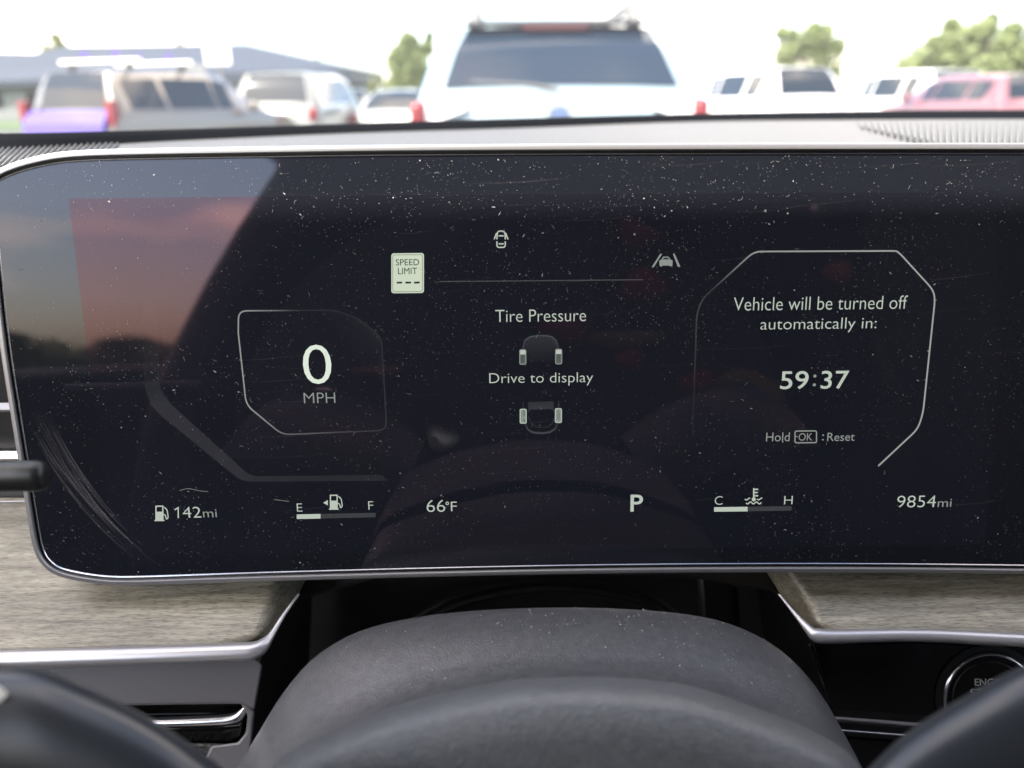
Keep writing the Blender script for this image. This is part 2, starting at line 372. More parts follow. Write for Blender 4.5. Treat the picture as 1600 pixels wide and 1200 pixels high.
car('white_suv', 'white SUV with a dark rear window, right of the large silver-blue car', 1282, 15.2, R(14), 4.6, 1.85, 1.68, (.8, .8, .8), B=1.08, slope=.4, tail='low')
car('red_suv', 'red SUV mostly hidden behind the right side of the large silver-blue car', 1085, 18, R(0), 4.4, 1.8, 1.42, (.14, .008, .012), B=.98, slope=.35)
car('white_suv', 'white SUV in front of the tree group near the right edge', 1525, 17.5, R(8), 4.8, 1.9, 1.66, (.82, .82, .80), B=1.02, slope=.5, tail='low')
car('pale_red_suv', 'pale reddish SUV cut off by the right edge, nearest the tree group', 1650, 14.5, R(4), 4.5, 1.84, 1.5, (.17, .075, .085), B=1.0, slope=.35, tail='low')
# board standing in for a van's back between SUV and sign
vr = root('van_back_board', ((317 - 800) / 1282 * 27, 27, 0), 'pale upright board standing in for a van back beneath the square white sign', 'board')
PALE = mat('board_pale', (.15, .155, .15), .6)
box('board_face', (0, 0, 1.6), (.72, .08, 1.3), PALE, vr, .03, world=False)
for s_ in (-1, 1): tube('leg', [(s_ * .3, .02, 0), (s_ * .3, .02, 1.0)], .03, GREY, vr, n=8, world=False)

# ================================================================== building and sign
bx_, by_ = -20.5, 52
bl = root('warehouse', (bx_, by_, 0), 'long low warehouse with a dull blue-grey roof, behind the parked cars at left', 'building')
RF = mat('roof_blue_grey', (.020, .028, .042), .6, noise_scale=.5, noise_amt=.08); WA = mat('warehouse_wall', (.16, .17, .17), .8)
def X(px, y): return (px - 800) / 1282 * y - bx_
def Zp(py, y): return 1.2 + (150 - py) * y / 1370
xl, xr = X(-160, 52), X(560, 52)
box('wall', ((xl + xr) / 2, 6, 1.1), (xr - xl - 1, 12, 2.2), WA, bl, world=False)
ze = 2.25; zr_ = 4.35
v = [(xl, -.6, ze), (xr, -.6, 2.9), (X(400, 58), 6, Zp(66, 58)), (X(125, 58), 6, Zp(66, 58)), (xl, 12.6, ze), (xr, 12.6, 2.9), (X(110, 58), 6, Zp(76, 58)), (xl, 6, Zp(72, 58)),
     (xl, -.6, ze - .18), (xr, -.6, ze - .18), (xr, 12.6, ze - .18), (xl, 12.6, ze - .18)]
mesh('roof', v, [(0, 1, 2, 3), (1, 5, 2), (5, 4, 3, 2), (0, 3, 6, 7), (4, 7, 6, 3), (0, 7, 4), (8, 9, 1, 0), (9, 10, 5, 1), (10, 11, 4, 5), (11, 8, 0, 4), (8, 11, 10, 9)], RF, bl, world=False)
for k in range(9):
    xx = xl + 3 + k * 3.1
    wn = box('window', (xx, -.03, 1.35), (1.5, .1, .9), TRIM, bl, world=False); box('pane', (xx, -.09, 1.35), (1.3, .03, .75), CGLASS, wn, world=False)
sy = 24; sx = (354 - 800) / 1282 * sy
sg = root('lot_sign', (sx, sy, 0), 'square white sign on a pole in front of the blue-grey roof', 'sign')
box('sign_board', (0, 0, 1.2 + (150 - 82) * sy / 1370), (.72, .06, .54), WHITE, sg, .04, world=False)
tube('pole', [(0, .06, 0), (0, .06, 2.3)], .05, GREY, sg, n=8, world=False)

# ================================================================== trees
LEAF = mat('tree_leaves', (.135, .165, .06), .7, noise_scale=.8, noise_amt=.3); LEAF2 = mat('tree_leaves_light', (.15, .17, .05), .7, noise_scale=.8, noise_amt=.3)
BARK = mat('bark', (.10, .08, .06), .9)
def tree(label, px, dist, top_py, w_px, leafm=LEAF, blobs=None, name='tree', n=9000, gapseed=1):
    rnd = random.Random(gapseed * 13 + int(px)); x = (px - 800) / 1282 * dist; H = 1.2 + (150 - top_py) * dist / 1370; Wd = w_px * dist / 1282 / 2
    r0 = root(name, (x, dist, 0), label, 'tree', 'trees beyond the parking lot')
    pts = [(0, 0, 0), (rnd.uniform(-.1, .1), 0, H * .3), (rnd.uniform(-.2, .2), .1, H * .6), (rnd.uniform(-.2, .2), 0, H * .85)]
    tr = tube('trunk', pts, [.035 * H, .028 * H, .017 * H, .006 * H], BARK, r0, n=8, world=False)
    for k in range(6):
        a = rnd.uniform(0, 6.28); z0 = H * rnd.uniform(.25, .55)
        tube('limb', [(0, 0, z0), (math.cos(a) * Wd * .4, math.sin(a) * Wd * .4, z0 + H * .13), (math.cos(a) * Wd * .75, math.sin(a) * Wd * .75, z0 + H * .25)], [.014 * H, .009 * H, .003 * H], BARK, tr, n=5, world=False)
    if blobs is None:
        blobs = [(rnd.uniform(-.62, .62), rnd.uniform(.2, .8), rnd.uniform(.22, .36)) for _ in range(14)]
        blobs.append((rnd.uniform(-.3, .3), .86, .2))
    v, f = [], []
    for k in range(n):
        bx, bz, br = rnd.choice(blobs)
        d = Vector((rnd.gauss(0, 1), rnd.gauss(0, 1), rnd.gauss(0, 1))).normalized() * (rnd.random() ** .4) * br
        c = Vector((bx * Wd + d.x * Wd, d.y * Wd * 1.1, H * (.12 + .88 * bz) + d.z * H * .42))
        c.z = min(max(c.z, H * .1), H * 1.0)
        s = rnd.uniform(.02, .045) * (Wd + H) * .5
        a = Vector((rnd.gauss(0, 1), rnd.gauss(0, 1), rnd.gauss(0, 1))).normalized(); b = a.orthogonal().normalized()
        i = len(v); v += [c + a * s, c + b * s * .6, c - a * s, c - b * s * .6]; f.append((i, i + 1, i + 2, i + 3))
    mesh('crown', v, f, leafm, r0, world=False)
    return r0
tree('mid-height bushy green tree just left of the large silver-blue car', 648, 45, 38, 95, blobs=[(.0, .35, .5), (-.3, .55, .45), (0, .75, .35), (.1, .55, .5), (-.6, .2, .4), (.5, .3, .5), (.6, .72, .2), (.68, .85, .11)], gapseed=2)
tree('round broad tree standing behind the white SUV with a dark rear window', 1260, 45, 38, 118, blobs=[(-.55, .35, .45), (-.55, .6, .38), (-.72, .84, .17), (-.45, .84, .12), (0, .4, .6), (-.1, .7, .42), (.25, .74, .42), (.1, .88, .2), (.42, .86, .18), (.55, .55, .45), (.75, .68, .22), (.65, .3, .4)], gapseed=3)
tree('leftmost, sloping tree of the large group at right', 1440, 42, 50, 130, blobs=[(-.5, .25, .45), (-.25, .45, .45), (.1, .6, .45), (.2, .8, .2), (.55, .75, .35), (.5, .45, .55), (0, .3, .5), (.8, .6, .4)], gapseed=4)
tree('tallest tree of the large group at right', 1512, 44, 22, 130, blobs=[(-.5, .7, .3), (-.58, .8, .2), (-.3, .45, .5), (0, .35, .55), (0, .68, .34), (.25, .78, .24), (.33, .86, .15), (.45, .55, .45), (.7, .35, .5)], gapseed=5)
tree('tree cut off by the right edge of the view', 1592, 40, 30, 150, blobs=[(-.6, .35, .45), (-.35, .65, .28), (-.3, .8, .2), (-.2, .5, .4), (0, .45, .5), (.3, .65, .4), (.35, .85, .2), (.6, .4, .5)], gapseed=6)
tree('pale yellow-green treetop rising above the warehouse roof at far left', 100, 68, 38, 100, LEAF2, gapseed=7, n=1500)
tree('small treetop peeping over the roof ridge above the square sign', 303, 70, 42, 42, LEAF, gapseed=8, n=700)
tree('small conical tree at the right end of the warehouse', 512, 60, 80, 40, LEAF, gapseed=9, n=700)
tree('low tree between the red SUV and the white SUV', 1138, 60, 118, 40, LEAF2, gapseed=10, n=600)
tree('low bright bush in the gap between the round tree and the group', 1375, 60, 122, 110, LEAF2, gapseed=11, n=1200, name='bush')
tree('low shrub left of the mid-height tree', 592, 50, 108, 50, LEAF2, gapseed=12, n=700, name='bush')
# unseen bushes added behind the car to roughen the mirrored sky's lower edge
for k_, (hx, hy, hh, hw) in enumerate(((-9.5, -19, 1.75, 5.0), (-13.0, -19.5, 1.95, 4.6), (-17, -20, 1.6, 6.0), (-6.5, -19, 1.45, 3.5))):
    tb = tree(('added low bush behind the car, mirrored at the left of the display', 'tallest of the added bushes mirrored in the display glass', 'added wide bush farthest left behind the car', 'lowest added bush behind the car, nearest its centre line')[k_], 800, 20, 150 - (hh - 1.2) * 1370 / 20, hw * 1282 / 20, LEAF, gapseed=20 + k_, n=6000, blobs=[(-.7, .3, .5), (-.3, .45, .6), (.1, .6, .5), (.5, .4, .6), (0, .2, .7), (.75, .3, .4), (-.1, .75, .3)], name='bush')
    tb.location = (hx, hy, 0); tb['group'] = 'added bushes behind the car'

# ================================================================== own car: shell, windscreen
ZD = 1.179
cb = root('car_cabin', (.25, -.8, .4), 'dark car interior around and behind the instrument display, roof and doors', 'car interior')
def slab(nm, x0, x1, y0, y1, z0, z1, m, bev=.01): return box(nm, ((x0 + x1) / 2, (y0 + y1) / 2, (z0 + z1) / 2), (x1 - x0, y1 - y0, z1 - z0), m, cb, bev)
slab('headliner', -.56, 1.12, -2.3, .0, 1.62, 1.66, M_['headliner'])
slab('floor', -.6, 1.16, -2.3, .8, .40, .44, M_['cabin'])
slab('tailgate_wall', -.6, 1.16, -2.36, -2.31, .45, 1.6, M_['cabin'])
slab('door_panel', -.64, -.58, -2.3, .55, .45, 1.105, M_['cabin'], .02)
slab('door_panel', 1.13, 1.19, -2.3, .55, .45, 1.135, M_['cabin'], .02)
slab('rear_quarter', -.63, -.58, -2.3, -1.75, 1.13, 1.64, M_['cabin'])
slab('rear_quarter', 1.13, 1.18, -2.3, -.35, 1.13, 1.64, M_['cabin'])  # solid across the right rear window, added to keep that reflection dark
for s, xx in ((-1, -.6), (1, 1.16)):
    tube('windscreen_pillar', [(xx, -.02, 1.64), (xx, .3, 1.44), (xx, .72, 1.15)], .035, M_['cabin'], cb, n=10)
    tube('roof_rail', [(xx, -2.3, 1.64), (xx, 0, 1.64)], .025, M_['cabin'], cb, n=8)

# dash far edge from the picture's horizon line of the dash
far_px = catmull([(-900, 260), (-260, 216), (0, 209), (270, 201), (540, 193.5), (800, 185), (1080, 181), (1340, 180), (1600, 181), (1900, 184), (2600, 186)], 6)
far_top = catmull([(-900, 212), (-260, 190), (0, 192), (270, 190), (540, 188), (800, 180), (1080, 175), (1340, 173), (1600, 171), (1900, 172), (2600, 172)], 6)
NZ = Vector((0, 0, 1))
far = [onp(a, b + 6, Vector((0, 0, ZD)), NZ) for a, b in far_px]
for p in far:
    pass
far_hi = []
for p, (a, b) in zip(far, far_px):
    far_hi.append(p + Vector((0, .02, 0)))
def ztop_at(a, b_top, ydist):
    d = ray(a, b_top); return CAMP + d * (ydist / d.y)
tops = catmull([(-900, 232), (-260, 208), (0, 208.5), (270, 202), (540, 193), (800, 185), (1080, 177.5), (1340, 173), (1600, 171.5), (1900, 171), (2600, 168)], 6)
bots = catmull([(-900, 262), (-260, 236), (0, 234), (270, 220), (540, 208), (800, 200), (1080, 190), (1340, 187), (1600, 186), (1900, 187), (2600, 186)], 6)
far = [onp(a, b, Vector((0, 0, ZD)), NZ) for a, b in bots]
lip = [ztop_at(a, b, q.y + .006) for (a, b), q in zip(tops, far)]
lip2 = [p + Vector((0, .06, -.01)) for p in lip]
ds = root('dashboard', (.2, .5, .45), 'grey dashboard with pale wood inlays and silver trim around the wide display', 'dashboard')
near_y = P0.y + .03
def dash_row(t):
    out = []
    for q in far:
        y0 = near_y
        out.append(Vector((q.x * (1 - t) * .62 + q.x * t if q.x < 0 else q.x * (.62 + .38 * t), y0 + (q.y - y0) * t, ZD - .0035 * (1 - t) ** 2)))
    return out
grid('top_pad', [dash_row(t / 10) for t in range(11)], M_['dash'], ds)
mesh('sun_block', [(-.6, near_y + .002, ZD - .0045), (1.13, near_y + .002, ZD - .0045), (1.13, near_y + .002, 1.07), (-.6, near_y + .002, 1.07)], [(0, 1, 2, 3)], M_['dash_dark'], ds)  # unseen sheet added to keep the sun out of the recess
grid('edge_band', [[p + Vector((0, 0, .0001)) for p in far], [a.lerp(b, .5) for a, b in zip(far, lip)], lip, lip2, [p + Vector((0, .05, -.3)) for p in lip2]], mat('edge_band_black', (.006, .007, .009), .9, spec=.05), ds)  # near-black strip along the far edge of the dash

# windscreen
WS = bpy.data.materials.new('windscreen_glass'); WS.use_nodes = True; t = WS.node_tree; t.nodes.remove(t.nodes['Principled BSDF'])
tr = t.nodes.new('ShaderNodeBsdfTransparent'); tr.inputs[0].default_value = (.93, .95, .94, 1)
df = t.nodes.new('ShaderNodeBsdfTranslucent'); df.inputs[0].default_value = (.85, .9, 1.0, 1)
d2 = t.nodes.new('ShaderNodeBsdfDiffuse'); d2.inputs[0].default_value = (.85, .9, 1.0, 1)
ad = t.nodes.new('ShaderNodeMixShader'); t.links.new(df.outputs[0], ad.inputs[1]); t.links.new(d2.outputs[0], ad.inputs[2])
mi = t.nodes.new('ShaderNodeMixShader'); mi.inputs[0].default_value = .035  # pale film mixed in to imitate veiling glare
t.links.new(tr.outputs[0], mi.inputs[1]); t.links.new(ad.outputs[0], mi.inputs[2]); t.links.new(mi.outputs[0], t.nodes['Material Output'].inputs[0])
ws = root('windscreen', (.25, .5, 1.2), 'clear windscreen with a pale film imitating veiling glare, above the dashboard, parking lot seen through it', 'windscreen')
rows = []
for k in range(9):
    s = k / 8; rows.append([Vector((q.x * (1 - s) + (-.58 + 1.72 * i / (len(lip2) - 1)) * s, (q.y - .03) * (1 - s) + .0 * s, (q.z + .0) * (1 - s) + 1.63 * s + .02 * math.sin(s * math.pi))) for i, q in enumerate(lip2)])
grid('glass', rows, WS, ws)
HOOD = paint('own_hood', (.05, .05, .055))
box('bonnet', (.28, 1.35, .93), (1.8, 1.2, .12), HOOD, cb, .05)

# seats (mirrored in the display glass)
def reflect_pt(px, py, ydepth):
    p = onp(px, py, P0, PN); d = ray(px, py).normalized(); rr = d - 2 * d.dot(PN) * PN
    return p + rr * ((ydepth - p.y) / rr.y)
def seat(x, y, label, sil):
    r0 = root('car_seat', (x, y, .45), label, 'seat', 'front seats')
    M1 = mat('seat_leather', (.014, .014, .016), .6, bump=.4, bscale=120)
    v = [Vector((p.x, p.y, p.z)) for p in sil]; n = len(v); v2 = [p + Vector((0, -.16, 0)) for p in v]
    mesh('backrest', v + v2, [tuple(range(n)), tuple(range(2 * n - 1, n - 1, -1))] + [(i, (i + 1) % n, n + (i + 1) % n, n + i) for i in range(n)], M1, r0, bevel=.03, seg=3, angle=40)
    box('headrest', (x, y - .04, 1.63 - .14), (.28, .11, .12), M1, r0, .04)
    box('seat_cushion', (x, y + .22, .72), (.54, .5, .16), M1, r0, .05)
sl_ = [reflect_pt(a, b, -.38) for a, b in ((425, 215), (418, 260), (362, 345), (312, 430), (275, 500), (235, 580), (205, 680), (185, 800))]  # backrest outline traced from the driver's mirrored silhouette
rs_ = [Vector((-p.x + .04, p.y, p.z)) for p in reversed(sl_)]
bot = min(p.z for p in sl_)
seat(0, -.38, 'black leather driver seat, backrest shaped to the mirrored silhouette of a driver', sl_ + [Vector((sl_[-1].x, -.38, .75)), Vector((rs_[0].x, -.38, .75))] + rs_)
seat(.68, -.40, 'black leather front passenger seat', [Vector((x, -.4, z)) for x, z in ((.42, 1.40), (.38, 1.2), (.38, .75), (1.0, .75), (1.0, 1.2), (.94, 1.40), (.68, 1.46))])

jk = root('reflection_patches', reflect_pt(1000, 700, -.375), 'dark jacket with red and olive patches added for the coloured spots mirrored in the display', 'backing')  # added patches, placed only to mirror as coloured spots in the glass
CR, CO, CB = mat('red_spot', (.17, .014, .035), .9), mat('olive_spot', (.13, .12, .03), .9), mat('rust_spot', (.25, .11, .07), .9)
for (a, b, ra, rb, m_) in ((1000, 362, 34, 24, CR), (1008, 445, 36, 26, CR), (885, 512, 40, 22, CR), (985, 562, 22, 18, CR), (1092, 602, 26, 26, CR), (1165, 612, 62, 32, CO), (980, 530, 60, 14, CO), (1312, 425, 24, 18, CB), (590, 580, 40, 8, CB), (1040, 250, 24, 14, CO)):
    yy = -.352; c_ = reflect_pt(a, b, yy); px_ = (reflect_pt(a + 10, b, yy) - c_).x / 10; pz_ = abs((reflect_pt(a, b + 10, yy) - c_).z) / 10
    v = [c_ + Vector((0, .006, 0))]; n_k = 14
    for rg, hy in ((.6, .004), (1, -.004)):
        for k in range(n_k):
            t_ = 2 * math.pi * k / n_k; wv = 1 + .15 * math.sin(3 * t_ + a); v.append(c_ + Vector((math.cos(t_) * ra * px_ * rg * wv, hy, math.sin(t_) * rb * pz_ * rg * wv)))
    fs_ = [(0, 1 + k, 1 + (k + 1) % n_k) for k in range(n_k)] + [(1 + k, 1 + (k + 1) % n_k, 1 + n_k + (k + 1) % n_k, 1 + n_k + k) for k in range(n_k)]
    mesh('reflection_patch', v, fs_, m_, jk, smooth=True)
JK = mat('backing_dark', (.010, .010, .013), .9)  # dark sheet added behind the reflection patches
mesh('patch_backing', [reflect_pt(a, b, -.360) for a, b in ((560, 560), (840, 225), (1120, 225), (1350, 380), (1380, 700), (560, 700))] + [reflect_pt(a, b, -.37) for a, b in ((560, 560), (840, 225), (1120, 225), (1350, 380), (1380, 700), (560, 700))],
     [tuple(range(6)), tuple(range(11, 5, -1))] + [(i, (i + 1) % 6, 6 + (i + 1) % 6, 6 + i) for i in range(6)], JK, jk)

# ================================================================== dashboard: left and right fascias
WA0 = at(300, 905, .276); WAd = at(300, 1010, .261) - WA0
WN = EX.cross(WAd).normalized()
if WN.y > 0: WN = -WN
def W(px, py, off=0): return onp(px, py, WA0, WN) + WN * off
def WB(px, py, dz): p = W(px, py); return p + ray(px, py).normalized() * dz
# left inlay
lv = [W(-200, 775), W(40, 778), W(300, 850), W(436, 893), W(429, 927), W(416, 970), W(404, 998), W(380, 1004), W(120, 1011), W(-200, 1020)]
lo_ = [WB(462, 893, .012), WB(468, 930, .012), WB(446, 965, .012), WB(424, 998, .010), WB(408, 1008, .008)]
v = lv + lo_; n0 = len(lv)
# ridge 3,4,5,6,7 -> outer n0..n0+4
mesh('wood_inlay', v + [p + Vector((0, .03, -.002)) for p in lo_], [tuple(range(n0)), (3, n0, n0 + 1, 4), (4, n0 + 1, n0 + 2, 5), (5, n0 + 2, n0 + 3, 6), (6, n0 + 3, n0 + 4, 7)] +
     [(n0 + i, n0 + 5 + i, n0 + 6 + i, n0 + 1 + i) for i in range(4)], M_['wood'], ds, bevel=.0035, seg=4, angle=60, label='brightly sunlit grey wood inlay, left')
rv = [W(1227, 890), W(1500, 885), W(1900, 885), W(1900, 1000), W(1600, 989), W(1433, 984), W(1290, 985), W(1276, 978), W(1268, 945), W(1252, 918)]
ro = [WB(1214, 893, .012), WB(1215, 926, .012), WB(1240, 955, .012), WB(1262, 978, .010), WB(1272, 990, .008)]
v = rv + ro; n0 = len(rv)
mesh('wood_inlay', v + [p + Vector((0, .03, -.002)) for p in ro], [tuple(range(n0)), (0, n0, n0 + 1, 9), (9, n0 + 1, n0 + 2, 8), (8, n0 + 2, n0 + 3, 7), (7, n0 + 3, n0 + 4, 6)] +
     [(n0 + i, n0 + 5 + i, n0 + 6 + i, n0 + 1 + i) for i in range(4)], M_['wood'], ds, bevel=.0035, seg=4, angle=60, label='shaded grey wood inlay with dark grain, right')
def pxtube(nm, spec, Z, m, par, n=14, off=None, **kw):
    q = catmull(spec, 5)
    pts = [W(a, b, .001) if Z is None else at(a, b, Z) for a, b, r_ in q]
    rad = [r_ * (p - CAMP).dot(_f) / 1200 for (a, b, r_), p in zip(q, pts)]
    return tube(nm, pts, rad, m, par, n=n, **kw)
pxtube('silver_trim', [(-220, 1037, 15), (0, 1032, 15), (200, 1026, 14.5), (370, 1020, 14), (400, 1017, 13), (414, 1008, 10), (426, 993, 5), (445, 962, 3), (468, 930, 2)], None, M_['bright_metal'], ds)
pxtube('silver_trim', [(1216, 930, 2), (1240, 960, 3), (1262, 985, 7), (1275, 994, 11), (1300, 996, 11), (1433, 994, 10), (1600, 1002, 11), (1900, 1018, 12)], None, M_['bright_metal'], ds)
# lower left panel
def poly(nm, pxs, Z, m, par, thick=.006, bevel=.001, fn=None, **kw):
    fn = fn or (lambda a, b: at(a, b, Z))
    v = [fn(a, b) for a, b in pxs]; n = len(v); v2 = [p + (p - CAMP).normalized() * thick for p in v]
    return mesh(nm, v + v2, [tuple(range(n)), tuple(range(2 * n - 1, n - 1, -1))] + [(i, (i + 1) % n, n + (i + 1) % n, n + i) for i in range(n)], m, par, bevel=bevel, angle=40, **kw)
poly('lower_panel', [(-220, 1040), (0, 1040), (395, 1026), (410, 1040), (398, 1110), (386, 1104), (374, 1099), (200, 1102), (-220, 1120)], .272, M_['grey_panel'], ds, thick=.02, bevel=.0008)
poly('lower_panel', [(376, 1099), (388, 1104), (398, 1110), (392, 1175), (378, 1225), (300, 1230), (330, 1165), (372, 1160), (384, 1145), (387, 1118)], .2725, M_['grey_panel'], ds, thick=.02, bevel=.0008)
poly('lower_knee_pad', [(-220, 1163), (330, 1161), (378, 1164), (388, 1150), (392, 1180), (370, 1300), (-220, 1300)], .274, M_['leather'], ds, thick=.02)
dh = root('storage_handle', at(300, 1130, .276), 'glossy black pull handle with a chrome strip set in the lower left panel', 'handle')
poly('recess', [(-220, 1096), (200, 1098), (372, 1094), (394, 1106), (394, 1150), (376, 1166), (200, 1168), (-220, 1170)], .285, M_['piano'], dh, thick=.004)
pxtube('chrome_strip', [(-100, 1135, 6), (200, 1130, 7), (330, 1126, 8), (366, 1122, 8), (379, 1112, 6), (384, 1104, 3)], .276, M_['chrome'], dh)
poly('pull_bar', [(100, 1138), (330, 1134), (372, 1130), (381, 1120), (376, 1150), (360, 1160), (100, 1163)], .279, M_['piano'], dh, thick=.005)
# side walls into the recess and dark back
mesh('recess_side', [WB(468, 930, .014), WB(410, 1010, .012), at(396, 1110, .276), at(370, 1260, .272), at(470, 1260, .42), at(490, 900, .42)], [(0, 1, 2, 3, 4, 5)], M_['dash_dark'], ds)
mesh('recess_side', [WB(1215, 926, .014), WB(1268, 990, .012), at(1303, 1120, .276), at(1350, 1260, .272), at(1225, 1260, .40), at(1180, 900, .40)], [(0, 1, 2, 3, 4, 5)], M_['dash_dark'], ds)
grid('lower_body', [[at(a, b, .43) for a in range(-600, 2300, 200)] for b in (820, 1000, 1300, 1700)], M_['dash_dark'], ds)
poly('recess_visor', [(455, 880), (1222, 880), (1216, 932), (1199, 922), (1075, 902), (820, 893), (585, 904), (467, 938)], .302, mat('visor_dark_wood', (.03, .027, .022), .5), ds, thick=.004)
# faint arches inside the recess
for dy, z in ((0, .40), (14, .385)):
    pxtube('recess_arch', [(640, 975 + dy, 7), (720, 930 + dy, 7), (820, 908 + dy, 7), (920, 908 + dy, 7), (1010, 930 + dy, 7), (1080, 985 + dy, 7)], z, M_['stalk'], ds, n=8)
poly('recess_post', [(1088, 880), (1150, 880), (1158, 1000), (1096, 1000)], .37, M_['stalk'], ds, thick=.01, bevel=.003)
# piano black fascia with start button
poly('switch_fascia', [(1262, 1006), (1430, 1003), (1600, 1011), (1900, 1026), (1900, 1152), (1600, 1139), (1430, 1130), (1303, 1120)], .276, M_['piano'], ds, thick=.02, bevel=.0006)
poly('fascia_ledge', [(1301, 1119), (1430, 1129), (1900, 1152), (1900, 1166), (1430, 1139), (1305, 1128)], .272, M_['grey_panel'], ds, thick=.01)
pxtube('lower_chrome_line', [(1310, 1141, 2.2), (1400, 1148, 2.2), (1600, 1165, 2.2), (1900, 1190, 2)], .274, M_['chrome'], ds, n=8)
poly('lower_glovebox', [(1308, 1150), (1430, 1158), (1900, 1200), (1900, 1400), (1380, 1400), (1345, 1230)], .276, M_['piano'], ds, thick=.02)
# left end: leather pad, vent
poly('door_side_pad', [(-300, 250), (-30, 300), (12, 420), (30, 560), (34, 614), (-300, 618)], .292, M_['leather'], ds, thick=.03, bevel=.004)
poly('left_housing', [(-300, 716), (40, 716), (60, 790), (-300, 790)], .30, M_['dash_dark'], ds, thick=.02)
pxtube('left_trim_line', [(-200, 786, 2.5), (0, 784, 2.5), (60, 783, 2.5)], .288, M_['silver'], ds, n=8)
av = root('air_vent', at(-60, 675, .30), 'black air vent with a silver bar, left of the display', 'air vent')
poly('silver_bar', [(-300, 612), (40, 610), (44, 644), (-300, 648)], .286, M_['silver'], av, thick=.008, bevel=.001)
poly('vent_well', [(-300, 640), (50, 640), (60, 720), (-300, 720)], .312, M_['black'], av, thick=.004)
for k in range(4): poly('vent_slat', [(-300, 652 + k * 16), (50, 651 + k * 16), (50, 656 + k * 16), (-300, 657 + k * 16)], .30, M_['stalk'], av, thick=.008, bevel=.0004)
for k in range(3): poly('vent_vane', [(-2 - k * 60, 644), (3 - k * 60, 644), (8 - k * 60, 712), (3 - k * 60, 712)], .305, M_['stalk'], av, thick=.006, bevel=.0004)
poly('lower_bar', [(-300, 705), (48, 703), (50, 720), (-300, 724)], .288, M_['chrome'], av, thick=.006, bevel=.001)

# ribbed speaker / demister grilles on the dash top
def D(px, py, h=0): p = onp(px, py, Vector((0, 0, ZD)), NZ); return p + Vector((0, 0, h))
RIB = mat('rib_plastic', (.085, .083, .078), .5)
def ribs(nm, lines, label, cat, wpx=4.6):
    cx = D(*lines[len(lines) // 2][0]); r0 = root(nm, cx, label, cat, 'ribbed grilles on the dash top')
    v, f = [], []
    for (a, b) in lines:
        A, B_ = D(*a), D(*b)
        if A.y < .266: A = A.lerp(B_, (.266 - A.y) / (B_.y - A.y))
        d = (B_ - A).normalized(); s = d.cross(NZ).normalized(); hw = abs((D(a[0] + wpx, a[1]) - A).dot(s)) / 2
        i = len(v)
        for q in (A, B_):
            v += [q - s * hw + NZ * .0002, q - s * hw * .5 + NZ * .0012, q + s * hw * .5 + NZ * .0012, q + s * hw + NZ * .0002]
        f += [(i, i + 1, i + 5, i + 4), (i + 1, i + 2, i + 6, i + 5), (i + 2, i + 3, i + 7, i + 6)]
    mesh('rib', v, f, RIB, r0, kind='stuff')
    return r0
ribs('speaker_grille', [((-70 + 9 * k, 292), (-70 + 9 * k + 66, 226)) for k in range(22)], 'fine ribbed grille on the dash top at the left corner of the display', 'grille')
ribs('demister_grille', [((1345 + 10 * k + 4, min(228, 201 + k * 2.2)), (1345 + 10 * k - 4 + k * .4, 192 - k * .12)) for k in range(40)], 'fine ribbed grille on the dash top at right, below the white SUV', 'grille')

# ================================================================== the display
dp = root('instrument_display', P0, 'wide black instrument display showing speed, tire pressure and a shut-off countdown, dusty glass', 'display')
edge_px = [(2350, 243), (1600, 241), (1200, 241.3), (900, 242), (600, 243.5), (400, 246.5), (200, 249.5), (125, 252), (85, 256), (40, 266), (5, 279), (-10, 290), (-14, 306), (-7, 345),
           (0, 390), (14, 530), (38, 680), (60, 818), (66, 852), (74, 872), (92, 887), (130, 895.5), (170, 900.5), (210, 900.8), (350, 896), (500, 891.7), (700, 886.5), (900, 882.5), (1150, 880), (1400, 880.5), (1600, 883), (2320, 890), (2375, 860), (2400, 280)]
edge = [L(a, b) for a, b in edge_px]
# smooth closed outline
def smooth_closed(p, sub=5):
    out = []; n = len(p)
    for i in range(n):
        a, b, c, d = p[i - 1], p[i], p[(i + 1) % n], p[(i + 2) % n]
        for k in range(sub):
            t_ = k / sub
            # centripetal-ish: linear on long spans
            if math.dist(b, c) > .018:
                out.append((b[0] + (c[0] - b[0]) * t_, b[1] + (c[1] - b[1]) * t_))
            else:
                out.append(tuple(.5 * ((2 * b_) + (-a_ + c_) * t_ + (2 * a_ - 5 * b_ + 4 * c_ - d_) * t_ * t_ + (-a_ + 3 * b_ - 3 * c_ + d_) * t_ ** 3) for a_, b_, c_, d_ in zip(a, b, c, d)))
    return out
edge = chaikin(edge, 3)
ar = sum(edge[i][0] * edge[(i + 1) % len(edge)][1] - edge[(i + 1) % len(edge)][0] * edge[i][1] for i in range(len(edge)))
if ar < 0: edge = edge[::-1]
def offset_loop(p, d):
    n = len(p); out = []
    for i in range(n):
        a, c = p[i - 2], p[(i + 2) % n]; tx, ty = c[0] - a[0], c[1] - a[1]; l = math.hypot(tx, ty) or 1
        out.append((p[i][0] + ty / l * d, p[i][1] - tx / l * d))
    return out
def ringmesh(nm, prof, m, par=dp, **kw):
    rows = [[WP(a, b, h) for a, b in offset_loop(edge, o_)] for o_, h in prof]
    return grid(nm, rows, m, par, close=True, smooth=False, angle=40, **kw)
U = .001
gl = mesh('glass', [WP(a, b, 0) for a, b in edge] , [tuple(range(len(edge)))], M_['glass'], dp)
ringmesh('bezel_line', [(-.12 * U, 0), (.02 * U, .25 * U), (.22 * U, .3 * U), (.4 * U, .1 * U), (.42 * U, -.6 * U)], M_['thin_silver'])
ringmesh('bezel_gap', [(.40 * U, -.3 * U), (.8 * U, -.55 * U), (1.35 * U, -.4 * U)], M_['black'])
